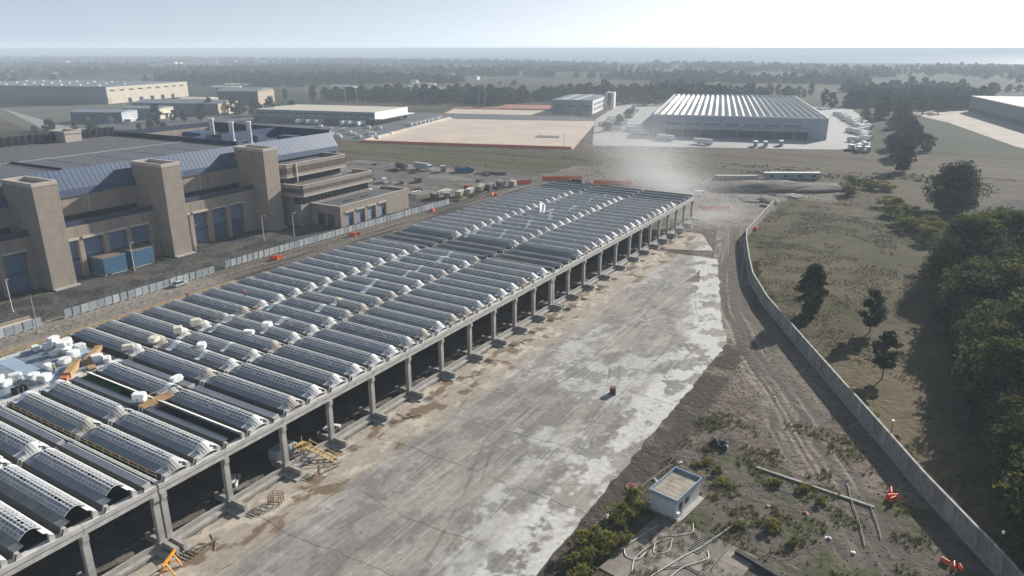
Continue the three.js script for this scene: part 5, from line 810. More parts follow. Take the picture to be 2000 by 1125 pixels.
// crown of many small leaf faces in clumps; unit: metres
function crownGeo(seed, h, rad, base, clumps, per, size, cols, flatTop = 1) {
  const r = rng(seed), pos = [], col = [], c = new THREE.Vector3(), p = new THREE.Vector3(), u = new THREE.Vector3(), w = new THREE.Vector3(), nrm = new THREE.Vector3();
  const H = h - base;
  for (let k = 0; k < clumps; k++) {
    const a = r() * 6.283, el = r(), rr = Math.pow(r(), 0.5), prof = Math.pow(Math.sin(Math.PI * (0.08 + 0.84 * Math.pow(el, 0.85 * flatTop))), 0.75);
    c.set(Math.cos(a) * rad * prof * rr * (0.75 + 0.5 * r()), base + H * el, Math.sin(a) * rad * prof * rr * (0.75 + 0.5 * r()));
    const cr = rad * (0.2 + 0.24 * r()), shade = 0.7 + 0.6 * r(), cc = cols[(r() * cols.length) | 0];
    for (let i = 0; i < per; i++) {
      nrm.set(r() * 2 - 1, r() * 2 - 0.8, r() * 2 - 1).normalize(); p.copy(nrm).multiplyScalar(cr * Math.pow(r(), 0.33)); p.y *= 0.7; p.add(c);
      nrm.set(nrm.x + (r() - 0.5) * 1.6, nrm.y + (r() - 0.5) * 1.6, nrm.z + (r() - 0.5) * 1.6).normalize();
      u.set(r() - 0.5, r() - 0.5, r() - 0.5).cross(nrm).normalize(); w.crossVectors(nrm, u); const s = size * (0.6 + 0.8 * r()), t = s * (0.5 + 0.4 * r());
      const q = [[-s, 0], [0, -t], [s, 0], [0, t]].map(([x, y]) => [p.x + u.x * x + w.x * y, p.y + u.y * x + w.y * y, p.z + u.z * x + w.z * y]);
      pos.push(...q[0], ...q[1], ...q[2], ...q[0], ...q[2], ...q[3]); const f = shade * (0.85 + 0.3 * r()); for (let m = 0; m < 6; m++) col.push(cc[0] * f, cc[1] * f, cc[2] * f);
    }
  }
  const g = new THREE.BufferGeometry(); g.setAttribute('position', new THREE.Float32BufferAttribute(pos, 3)); g.setAttribute('color', new THREE.Float32BufferAttribute(col, 3)); g.computeVertexNormals(); return metreUV(g);
}
function trunkGeo(seed, h, base, rad, tr) {
  const r = rng(seed + 5), gs = [new THREE.CylinderGeometry(tr * 0.45, tr, base + (h - base) * 0.55, 8).translate(0, (base + (h - base) * 0.55) / 2, 0)];
  for (let i = 0; i < 7; i++) { const a = r() * 6.28, y0 = base * 0.8 + (h - base) * 0.4 * r(), L = rad * (0.5 + 0.35 * r()); gs.push(bar([0, y0, 0], [Math.cos(a) * L, y0 + L * (0.5 + r() * 0.6), Math.sin(a) * L], tr * 0.22)); }
  return merge(gs);
}
const olive = [[0.075, 0.092, 0.027], [0.095, 0.112, 0.029], [0.06, 0.075, 0.026], [0.13, 0.138, 0.033]], eucal = [[0.062, 0.075, 0.04], [0.05, 0.062, 0.033], [0.082, 0.09, 0.045]], gold = [[0.12, 0.13, 0.028], [0.085, 0.10, 0.026], [0.15, 0.14, 0.03], [0.065, 0.08, 0.024]], dkg = [[0.05, 0.062, 0.027], [0.062, 0.075, 0.03], [0.042, 0.054, 0.024]];
function treeProto(name, label, cat, seed, h, rad, base, clumps, per, size, cols, tr, group, bark = mBark, fl = 1, lm = mLeaf) { const t = thing(name, label, cat, 0, 0, 0, group); mesh('trunk', trunkGeo(seed, h, base, rad, tr), bark, t); mesh('crown', crownGeo(seed, h, rad, base, clumps, per, size, cols, fl), lm, t); return t; }
{
  // single trees in the dry field behind the wall
  put(treeProto('columnar_tree', 'dense dark columnar tree standing alone in the dry field near the wall', 'tree', 1, 12.6, 3.2, 0.8, 130, 80, 0.27, dkg, 0.25), -23.5, 180, 0);
  put(treeProto('slender_tree', 'slender open tree in the dry field casting a long shadow', 'tree', 2, 10.2, 2.5, 2.0, 70, 60, 0.24, dkg, 0.16), -9.3, 174.6, 0);
  put(treeProto('young_eucalyptus', 'young olive-green tree with bare lower trunk beside the wall', 'tree', 3, 9.9, 2.2, 2.4, 75, 60, 0.24, eucal, 0.16, undefined, mBarkPale), -4.4, 149, 0);
  put(treeProto('field_tree', 'solitary round tree at the field corner beyond the dark enclosure', 'tree', 4, 15, 5, 1, 90, 60, 0.42, dkg, 0.3), -21, 435, 0);
  put(treeProto('great_tree', 'great spreading tree at the edge of the ploughed field', 'tree', 5, 18.5, 9.5, 1.2, 190, 75, 0.45, dkg, 0.5), 3.5, 333, 0);
  put(treeProto('great_tree', 'large bushy tree with yellowish top in the tree belt, beside the ploughed field', 'tree', 6, 18, 8.5, 0.8, 150, 75, 0.36, olive, 0.5), 9.5, 232, 0);
  // belt along the right
  const pr = [treeProto('belt_tree', 'broad olive-green tree in the thick belt behind the boundary wall', 'tree', 11, 16, 7.8, 1, 125, 62, 0.40, olive, 0.45, 'trees of the thick belt'), treeProto('belt_tree', 'broad olive-green tree in the thick belt behind the boundary wall', 'tree', 12, 17, 7.5, 1.5, 120, 62, 0.40, gold, 0.45, 'trees of the thick belt'), treeProto('belt_tree', 'broad olive-green tree in the thick belt behind the boundary wall', 'tree', 13, 15, 8, 0.8, 125, 62, 0.40, dkg, 0.45, 'trees of the thick belt')];
  const sp = [], q0 = rng(60), edge = [[24, 92], [18, 118], [14.5, 140], [12.5, 160], [10.5, 180], [8, 200], [6.5, 222], [5.5, 244], [6, 262]];
  for (let s = 96; s < 264; s += 8.4) for (let c = 0; c < 4; c++) sp.push([lineN(edge, s) + c * 8.6 + (q0() - 0.3) * 3.5, s + (q0() - 0.5) * 5, (c ? 0.8 : 0.6) + 0.38 * q0()]);
  const r = rng(61); sp.forEach(([n, s, k], i) => { const o = i < 3 ? put(pr[i], n, s, r() * 6) : dup(pr[i % 3], n, s, r() * 6); o.scale.setScalar(k * 0.98); });
  // shrubs
  const sh = [21, 22, 23].map((sd, i) => treeProto('shrub', 'yellow-green shrub growing along the dark earth bank below the hut', 'shrub', sd, 2.1 + 0.3 * i, 1.5, 0.1, 30, 40, 0.14, i === 1 ? [[0.21, 0.19, 0.035], [0.18, 0.17, 0.035], [0.13, 0.14, 0.03]] : [[0.17, 0.18, 0.036], [0.14, 0.155, 0.033], [0.2, 0.19, 0.04]], 0.06, 'shrubs along the earth bank'));
  [[-31.8, 74], [-29.8, 72.9], [-30.4, 77.4], [-30, 80.2], [-31.3, 69.7], [-30.2, 84], [-31.9, 68], [-32.6, 71.6], [-31, 79], [-29, 75.6], [-30.8, 66.5]].forEach(([n, s], i) => (i < 3 ? put(sh[i], n, s, i) : dup(sh[i % 3], n, s, i)).scale.setScalar(0.85 + 0.4 * r()));
  [[-21.4, 96.3], [-24.6, 100.7], [-23, 98.8], [-14.5, 100.3], [-10.7, 101], [-7.6, 98.7], [-16.4, 87.2], [-12.3, 89], [-9.6, 87], [-26, 99.5]].forEach(([n, s], i) => { const o = dup(sh[i % 3], n, s, i, 'low green shrub on the waste ground between hut and dirt road', 'shrubs on the waste ground'); o.scale.set(0.5 + 0.6 * r(), 0.3 + 0.3 * r(), 0.5 + 0.6 * r()); });
  [[-14, 311], [-11, 303], [-8, 291], [-3, 297], [-15, 320], [-30, 371], [-24, 370], [-38, 368], [-36, 350], [0, 284], [-2, 275], [-9, 315], [-18, 330]].forEach(([n, s], i) => { const o = dup(sh[(i + 1) % 3], n, s, i, 'soft green bush at the field edge near the great tree', 'bushes at the field edge'); o.scale.set(2.2 + r() * 1.2, 1.6 + r(), 2.2 + r()); });
  for (let k = 0; k < 22; k++) { const s = 112 + k * 5 + r() * 3, o = dup(sh[k % 3], lineN(WALL, s) + 1.2 + r() * 1.4, s, k, 'weedy shrub rooted at the field side of the boundary wall', 'weeds behind the boundary wall'); o.scale.set(0.5 + 0.5 * r(), 0.3 + 0.35 * r(), 0.5 + 0.5 * r()); }
  for (let k = 0; k < 7; k++) { const o = dup(sh[k % 3], -181.5 + r() * 3, 248 + k * 5.5, k, 'low weeds growing beside the container row', 'weeds by the containers'); o.scale.set(1, 0.5, 1.2); }
  [[-203, 109], [-202.4, 116], [-203.2, 124], [-204, 127]].forEach(([n, s], i) => dup(sh[i % 3], n, s, i, 'low weed tuft at the foot of the blue kiosks', 'weeds at the kiosks').scale.set(0.5, 0.3, 0.5));
}
{
  // trees further off, one by one
  const r = rng(91), f = [];
  const mk = (sd, h, rad, cl, pe, sz, cols, b) => treeProto('distant_tree', 'hazy tree in the rows behind the warehouses', 'tree', sd, h, rad, b, cl, pe, sz, cols, 0.35, 'trees behind the warehouses', mBark, 1, mLeafFar);
  f.push(mk(31, 15, 5.5, 46, 20, 0.75, dkg, 1), mk(32, 13, 6.5, 50, 20, 0.75, olive, 0.8), mk(33, 19, 4.2, 46, 20, 0.75, dkg, 3), mk(34, 17, 6, 48, 20, 0.8, eucal, 2));
  const spots = [], row = (a, b, k, w, lab, grp) => { for (let i = 0; i < k; i++) { const t = (i + r()) / k; spots.push([lerp(a[0], b[0], t) + (r() - 0.5) * w, lerp(a[1], b[1], t) + (r() - 0.5) * w, lab, grp]); } };
  row([-440, 790], [-300, 990], 60, 40); row([-300, 990], [-190, 1060], 34, 50);
  row([-640, 690], [-455, 775], 34, 40, 'hazy tree in the rows between depot and sand strip', 'trees behind the depot'); row([-700, 640], [-600, 720], 14, 40, 'hazy tree in the rows between depot and sand strip', 'trees behind the depot');
  row([-120, 880], [15, 1060], 34, 40, 'hazy tree of the wood behind the white warehouse yard', 'wood behind the warehouse yard'); row([-66, 740], [-10, 930], 22, 26, 'hazy tree of the wood behind the white warehouse yard', 'wood behind the warehouse yard');
  row([-40, 700], [-22, 540], 22, 16, 'leafy tree in the hedge between lorry yard and beige track', 'hedge trees beside the lorry yard'); row([-34, 540], [-20, 470], 10, 12, 'leafy tree in the hedge between lorry yard and beige track', 'hedge trees beside the lorry yard');
  row([-630, 300], [-570, 320], 9, 14, 'dark tree in the hedge behind the big roof', 'hedge behind the big roof'); row([-560, 345], [-470, 356], 12, 8, 'dark tree in the hedge behind the big roof', 'hedge behind the big roof'); row([-612, 392], [-590, 425], 4, 10, 'tall tree beside the tan gabled shed', 'trees by the tan shed'); row([-640, 470], [-560, 500], 8, 20, 'tall tree beside the tan gabled shed', 'trees by the tan shed'); row([-250, 600], [-235, 530], 8, 8, 'small tree on the strip between office block and lorry yard', 'strip trees'); row([-290, 720], [-262, 630], 8, 8, 'small tree on the strip between office block and lorry yard', 'strip trees');
  for (let i = 0; i < 60; i++) spots.push([-2600 + r() * 1450, 560 + r() * 480, 'dark tree among the far houses beyond the cream hall', 'trees among the far houses']);
  spots.forEach(([n, s, lab, grp], i) => { const o = i < 4 ? put(f[i], n, s, r() * 6) : dup(f[(r() * 4) | 0], n, s, r() * 6, lab, grp); const small = grp && /strip|big roof/.test(grp); o.scale.setScalar((0.6 + 0.5 * r()) * (small ? 0.55 : grp && /beside the lorry/.test(grp) ? 0.75 : 1)); });
  // far woods that read as one mass
  const g = crownGeo(55, 12, 5.5, 0.3, 26, 10, 1.25, dkg), pts = [], q = rng(17);
  const wood = (n0, n1, s0, s1, k, th) => { let t = 0; while (k > 0 && t++ < 60000) { const n = lerp(n0, n1, q()), s = lerp(s0, s1, q()); if (fbm(n / 260 + 5, s / 190, 3) > th) { pts.push([n, s]); k--; } } };
  wood(-5600, 200, 1250, 3000, 4200, 0.53); wood(-3300, -1000, 700, 1500, 1400, 0.5); wood(-1900, -1500, 1350, 1750, 500, 0.3); wood(-1200, 0, 1050, 1900, 900, 0.54); wood(-480, -250, 800, 1080, 160, 0.2); wood(-720, -450, 700, 860, 150, 0.3); wood(-110, 30, 900, 1150, 160, 0.2); wood(-1400, -640, 700, 1300, 500, 0.52); wood(100, 900, 900, 2600, 260, 0.58); wood(-4200, -700, 2300, 2950, 1500, 0.42);
  const im = new THREE.InstancedMesh(g, mLeafFar, pts.length), M = new THREE.Matrix4(), Q = new THREE.Quaternion(), Y = new THREE.Vector3(0, 1, 0), S = new THREE.Vector3();
  pts.forEach(([n, s], i) => { const k = 0.55 + 0.75 * q(); Q.setFromAxisAngle(Y, q() * 6.28); im.setMatrixAt(i, M.compose(new THREE.Vector3(n, 0, -s), Q, S.set(k * 1.1, k * (0.7 + 0.5 * q()), k * 1.1))); });
  im.name = 'far_woods'; scene.add(im); tag(im, 'far hazy woods and tree lines towards the coast', 'woods', undefined, 'stuff');
}
{
  // dry grass tufts, weeds, clods and stones
  const tuft = (sd, h, cols) => { const r = rng(sd), pos = [], col = []; for (let i = 0; i < 9; i++) { const a = r() * 6.28, x = Math.cos(a) * 0.12 * r(), z = Math.sin(a) * 0.12 * r(), dx = Math.cos(a) * 0.3, dz = Math.sin(a) * 0.3, hh = h * (0.6 + 0.6 * r()), c = cols[(r() * cols.length) | 0]; pos.push(x - dz * 0.2, 0, z + dx * 0.2, x + dz * 0.2, 0, z - dx * 0.2, x + dx, hh, z + dz); for (let k = 0; k < 3; k++) col.push(...c); } const g = new THREE.BufferGeometry(); g.setAttribute('position', new THREE.Float32BufferAttribute(pos, 3)); g.setAttribute('color', new THREE.Float32BufferAttribute(col, 3)); g.computeVertexNormals(); return metreUV(g); };
  const scatter = (name, label, cat, g, m, pts, lo, hi, sd) => { const r = rng(sd), im = new THREE.InstancedMesh(g, m, pts.length), M = new THREE.Matrix4(), Q = new THREE.Quaternion(), Y = new THREE.Vector3(0, 1, 0), S = new THREE.Vector3(); pts.forEach(([n, s, y = 0.02], i) => { const k = lerp(lo, hi, r() * r()); Q.setFromAxisAngle(Y, r() * 6.28); im.setMatrixAt(i, M.compose(new THREE.Vector3(n, y, -s), Q, S.set(k, k * (0.7 + 0.6 * r()), k))); }); im.name = name; im.castShadow = im.receiveShadow = true; scene.add(im); tag(im, label, cat, undefined, 'stuff'); };
  const q = rng(23), dry = [], weed = [], clod = [];
  for (let i = 0; i < 60000 && dry.length < 17000; i++) { const s = 100 + q() * 230, n = lineN(WALL, s) + 0.5 + q() * 70; if (n < 26 && fbm(n / 7, s / 7, 4) > 0.5 + 0.1 * (q() - 0.5)) dry.push([n, s]); }
  for (let i = 0; i < 9000; i++) { const s = 62 + q() * 60, n = -31 + q() * 40; if (n < lineN(WALL, s) - 5 && n > -33 && fbm(n / 4 + 30, s / 4, 3) > 0.57) weed.push([n, s]); }
  for (let i = 0; i < 5000; i++) weed.push([-300 + q() * 280, 330 + q() * 55]);
  const scrub = []; for (let i = 0; i < 24000 && scrub.length < 1500; i++) { const n = -200 + q() * 300, s = 385 + q() * 50; if (fbm(n / 26 + 4, s / 9, 3) > 0.5 && s < 430 + n * 0.15) scrub.push([n, s]); }
  for (let i = 0; i < 9000; i++) { const s = 62 + q() * 130, n = -31 + q() * 45; if (n < lineN(WALL, s) - 4.5 && n > (s < 151 ? -33 : -34)) clod.push([n, s]); }
  for (let i = 0; i < 1500; i++) { const s = 62 + q() * 90; clod.push([-35 + q() * 5, s]); }
  for (let i = 0; i < 2500; i++) clod.push([-178 + q() * 34, 60 + q() * 200]);
  for (let i = 0; i < 2500; i++) clod.push([-175 + q() * 115, 262 + q() * 65]);
  scatter('dry_grass', 'dry tufted grass of the field behind the wall', 'grass', tuft(3, 0.5, [[0.13, 0.108, 0.066], [0.09, 0.083, 0.042], [0.16, 0.135, 0.085], [0.06, 0.062, 0.028]]), mLeaf, dry, 0.35, 1.3, 1);
  scatter('ground_weeds', 'patchy green weeds on waste ground', 'weeds', tuft(5, 0.42, [[0.12, 0.13, 0.04], [0.09, 0.10, 0.035], [0.15, 0.14, 0.05]]), mLeaf, weed, 0.5, 1.6, 2);
  scatter('field_scrub', 'low brown and green scrub over the bare field beyond the site', 'scrub', crownGeo(8, 1.0, 0.9, 0.02, 7, 5, 0.28, [[0.10, 0.10, 0.04], [0.12, 0.105, 0.05], [0.08, 0.085, 0.035]]), mLeaf, scrub, 0.3, 0.9, 9);
  scatter('rubble', 'loose clods and stones strewn over the bare earth', 'rubble', merge([new THREE.IcosahedronGeometry(0.14, 0).scale(1.2, 0.7, 1)]), mat('clod', 0.13, 0.11, 0.093, 0.95), clod, 0.3, 1.6, 3);
}
// ------------------------------------------------------------------ hut and old slab on the waste ground
{
  const mHut = mat('hut_white', 0.76, 0.76, 0.75, 0.6, { map: texMetal }), mFas = mat('hut_fascia', 0.34, 0.42, 0.52, 0.5, { map: texMetal }), mSlab = mat('hut_roof', 0.36, 0.32, 0.27, 0.85, { map: texDust });
  const h = thing('white_hut', 'small white prefabricated hut with pale blue roof edge on the waste ground', 'hut', -25.9, 87.9, -0.17);
  const n = 2.0, s = 3.5; mesh('wall', [bx(-n, n, 0.15, 2.8, -s, s)], mHut, h);
  for (let k = 0; k < 9; k++) { mesh('wall_rib', [bx(-1.75 + k * 0.43, -1.71 + k * 0.43, 0.2, 2.75, -s - 0.04, -s)], mWhite, h); }
  mesh('fascia', [bx(-n - 0.2, n + 0.2, 2.8, 3.4, -s - 0.25, -s - 0.13)], mFas, h); mesh('fascia', [bx(-n - 0.2, n + 0.2, 2.8, 3.4, s + 0.13, s + 0.25)], mFas, h); mesh('fascia', [bx(n + 0.08, n + 0.2, 2.8, 3.4, -s - 0.13, s + 0.13)], mFas, h); mesh('fascia', [bx(-n - 0.2, -n - 0.08, 2.8, 3.4, -s - 0.13, s + 0.13)], mFas, h);
  for (let k = 0; k < 7; k++) mesh('roof_strip', [bx(-n - 0.08, n + 0.08, 2.8, 2.98, -s - 0.1 + k * 1.03, -s + 0.88 + k * 1.03)], mSlab, h);
  mesh('door', [bx(n, n + 0.06, 0.2, 2.2, -2.6, -1.7)], mGlassD, h); mesh('window', [bx(n, n + 0.05, 1.2, 2.1, -0.9, 0.2)], mGlassD, h); mesh('air_unit', [bx(n, n + 0.4, 0.4, 1.1, -3.4, -2.8)], mWhite, h); mesh('step', [bx(-n - 0.3, n + 0.8, 0, 0.15, -s - 0.3, s + 0.3)], mConc, h);
  // old concrete slab in bays
  const pad = new THREE.Group(); pad.name = 'pavement_slab'; pad.position.set(-22, 0, -77.5); pad.rotation.y = -0.17; scene.add(pad); structure(pad, 'old stained concrete slab below the hut, cast in bays');
  const mm = [mat('slab_a', 0.27, 0.24, 0.21, 0.9, { map: texDust }), mat('slab_b', 0.32, 0.285, 0.25, 0.9, { map: texDust }), mat('slab_c', 0.22, 0.195, 0.172, 0.9, { map: texDust })]; const r = rng(4);
  for (let i = 0; i < 5; i++) for (let j = 0; j < 4; j++) { if ((i === 4 && j > 1)) continue; mesh('slab_bay', [bx(-6 + i * 3.6, -2.46 + i * 3.6, 0.02, 0.12 + r() * 0.05, -9 + j * 3.8, -5.26 + j * 3.8)], mm[(r() * 3) | 0], pad); }
  mesh('painted_bay', [bx(5, 8.2, 0.18, 0.19, -8.6, -2)], mat('green_grey_paint', 0.07, 0.10, 0.11, 0.8, { map: texDust }), pad);
  for (let k = 0; k < 8; k++) mesh('cover_plate', [bx(4 + (k % 4) * 2.2, 4.6 + (k % 4) * 2.2, 0.18, 0.22, -7.6 + ((k / 4) | 0) * 2.4, -7 + ((k / 4) | 0) * 2.4)], mConcW, pad);
  for (let k = 0; k < 12; k++) mesh('grate_bar', [bx(0.8, 2.4, 0.18, 0.26, 1.6 + k * 0.42, 1.70 + k * 0.42)], mFoot, pad);
  const mPipe = mat('white_pipe', 0.72, 0.71, 0.69, 0.5), mGrey = mat('grey_cable', 0.10, 0.10, 0.10, 0.7);
  const hose = (label, pts, rad, m, grp) => { const o = thing('loose_pipe', label, 'pipe', pts[0][0], pts[0][2], 0, grp); mesh('pipe_run', [tube(pts.map(p => [p[0] - pts[0][0], p[1], p[2] - pts[0][2]]), rad, 6)], m, o); };
  hose('white plastic pipe bending back on itself over the old slab', [[-19.8, 0.28, 79.6], [-21, 0.3, 77], [-23, 0.3, 72], [-24, 0.3, 69]], 0.06, mPipe); hose('white plastic pipe running straight across the old slab', [[-18.6, 0.28, 79.8], [-18.2, 0.3, 78.2], [-20.4, 0.3, 75], [-21.6, 0.3, 70.5]], 0.06, mPipe); hose('thin white hose curling on the slab before the hut', [[-23.6, 0.25, 80], [-25.4, 0.25, 77], [-26.2, 0.25, 73.6], [-25.6, 0.25, 71]], 0.045, mPipe); hose('looped white hose in the middle of the slab', [[-23.4, 0.25, 79.8], [-23, 0.25, 77.2], [-24.4, 0.25, 75.8], [-25, 0.25, 77.6], [-24.6, 0.25, 79]], 0.04, mPipe); hose('white hose leading from the hut over the slab', [[-22, 0.3, 84.4], [-21.6, 0.26, 82.4], [-23.4, 0.26, 80.6], [-24.6, 0.26, 80]], 0.045, mPipe); hose('dark cable lying across the painted bay', [[-22.6, 0.28, 73.5], [-20, 0.28, 75.4], [-17.6, 0.28, 74.6], [-15.8, 0.28, 72]], 0.06, mGrey); hose('white hose along the slab edge by the shrubs', [[-28.6, 0.2, 75.5], [-27.4, 0.22, 73.4], [-25.8, 0.25, 73.6], [-25.4, 0.25, 75.4]], 0.07, mPipe);
  const co = thing('red_pipe_coil', 'coil of pink-red pipe lying on the earth bank beside the hut', 'pipe coil', -32.2, 88.2); const mP = mat('pink_pipe', 0.50, 0.17, 0.16, 0.6); for (let k = 0; k < 4; k++) mesh('coil_ring', [new THREE.TorusGeometry(0.7 - 0.05 * k, 0.07, 6, 22).rotateX(Math.PI / 2 + 0.15 * (k - 1)).translate((k % 2) * 0.5 - 0.5, 0.2 + 0.13 * k, (k - 1) * 0.35)], mP, co);
  const kb = (label, a, b, w, hh, m = mConc) => { const o = thing('concrete_kerb', label, 'kerb', a[0], a[1], Math.atan2(-(b[0] - a[0]), b[1] - a[1])), L = Math.hypot(b[0] - a[0], b[1] - a[1]), k = Math.max(1, Math.round(L / 2.4)); for (let i = 0; i < k; i++) mesh('kerb_stone', [bx(-w, w, 0, hh, i * L / k, (i + 1) * L / k - 0.04)], m, o); };
  kb('long low concrete beam lying across the waste ground', [-18, 103.4], [-1, 101.6], 0.2, 0.28, mFoot); kb('low concrete edge beside the shrubs and slab', [-29, 72.8], [-26, 81.6], 0.12, 0.3, mFoot); kb('dark retaining beam at the slab corner', [-15.4, 81.6], [-7.4, 78.8], 0.35, 0.6, mat('dark_beam', 0.06, 0.056, 0.052, 0.9, { map: texConcrete })); kb('pale kerb along the far side of the slab', [-17.2, 87], [-19.8, 79.6], 0.1, 0.25, mFoot);
  const mW = mat('weathered_pole', 0.2, 0.17, 0.14, 0.8), pole = (label, pts) => { const o = thing('lying_pole', label, 'pole', pts[0][0], pts[0][2]); for (let i = 0; i + 1 < pts.length; i++) mesh('pole_length', [bar([pts[i][0] - pts[0][0], pts[i][1], pts[i][2] - pts[0][2]], [pts[i + 1][0] - pts[0][0], pts[i + 1][1], pts[i + 1][2] - pts[0][2]], 0.05)], mW, o); };
  pole('weathered pole line lying beside the dirt road', [[-5.2, 0.2, 106], [-3.9, 0.25, 101], [-2.4, 0.3, 96.5], [-1.2, 0.2, 91.6]]); pole('second weathered pole beside the dirt road', [[-1.6, 0.2, 101.6], [-0.4, 0.3, 98], [0.5, 0.2, 94.4]]); pole('thin rail along the earth bank beside the shrubs', [[-34.4, 0.9, 69.2], [-33.2, 0.9, 76], [-32, 0.9, 83], [-30.8, 0.9, 90], [-29.4, 0.9, 96]]);
  const rb = thing('rubble_heap', 'dark heap of scrap and stones on the bare earth', 'heap', -24.9, 106.9); const q = rng(6); for (let k = 0; k < 40; k++) mesh('stone', [new THREE.DodecahedronGeometry(0.18 + q() * 0.3, 0).translate((q() - 0.5) * 2.6, 0.15 + q() * 0.5, (q() - 0.5) * 2)], k % 4 ? mChassis : mConc, rb);
  const wp = thing('wall_camera_pole', 'short pole with white camera on the boundary wall', 'camera pole', 13.4, 96.4); mesh('pole', [cyl(0, 0, 5, 0, 0.06)], mChassis, wp); mesh('camera', [bx(-0.15, 0.15, 4.9, 5.15, -0.3, 0.2)], mWhite, wp);
  const w2 = dup(wp, -0.9, 120.8, 0.4, 'short pole with white camera further along the boundary wall by the dry field');
  // small litter
  const lit = [[-9.3, 95.2, 'pink'], [-14.2, 94, 'pink2'], [-2.3, 89.4, 'w'], [-5.5, 91, 'w'], [-28.6, 98.6, 'w'], [-33, 80, 'w'], [-30.5, 92, 'w']];
  lit.forEach(([n, s, c], i) => { const o = thing('litter', c === 'w' ? 'scrap of white plastic on the earth' : c === 'pink' ? 'red plastic tub on the waste ground' : 'pinkish plastic scrap on the waste ground', 'litter', n, s, i, c === 'w' ? 'white plastic scraps' : undefined); mesh('scrap', [new THREE.DodecahedronGeometry(0.28, 0).scale(1.2, 0.6, 0.9).translate(0, 0.17, 0)], c === 'w' ? mWhite : mP, o); mesh('flap', [bx(0.1, 0.5, 0.02, 0.08, -0.2, 0.2)], c === 'w' ? mWhite : mP, o); });
}
// ------------------------------------------------------------------ spoil heaps beyond the hall
{
  const mSp = mat('spoil_earth', 0.13, 0.115, 0.10, 0.95, { map: texDust, bumpMap: bumpFine, bumpScale: 0.1 }), heap = (label, n, s, t, a, b, h, sd) => { const g = new THREE.SphereGeometry(1, 40, 14, 0, Math.PI * 2, 0, Math.PI / 2), p = g.attributes.position; for (let i = 0; i < p.count; i++) { const x = p.getX(i), y = p.getY(i), z = p.getZ(i), w = 0.75 + 0.6 * fbm(x * 2.2 + sd, z * 2.2 + y, 4); p.setXYZ(i, x * a * (0.8 + 0.3 * w), Math.max(-0.05, (y * h * w) * (y < 0.02 ? 0 : 1)), z * b * (0.8 + 0.3 * w)); } g.computeVertexNormals(); const o = thing('spoil_heap', label, 'earth heap', n, s, t); mesh('earth', g.toNonIndexed(), mSp, o); };
  heap('long dark spoil bank beyond the end of the hall', -74, 343, -1.0, 9, 30, 3.6, 3); heap('low spoil bank behind the wall corner', -50, 356, -0.8, 7, 18, 2.6, 8); heap('small earth heap beside the white boards', -64, 318, 0.4, 4, 7, 1.7, 5); heap('rounded soil heap near the red lorry', -118, 340, -1.1, 5, 14, 2.2, 9);
}
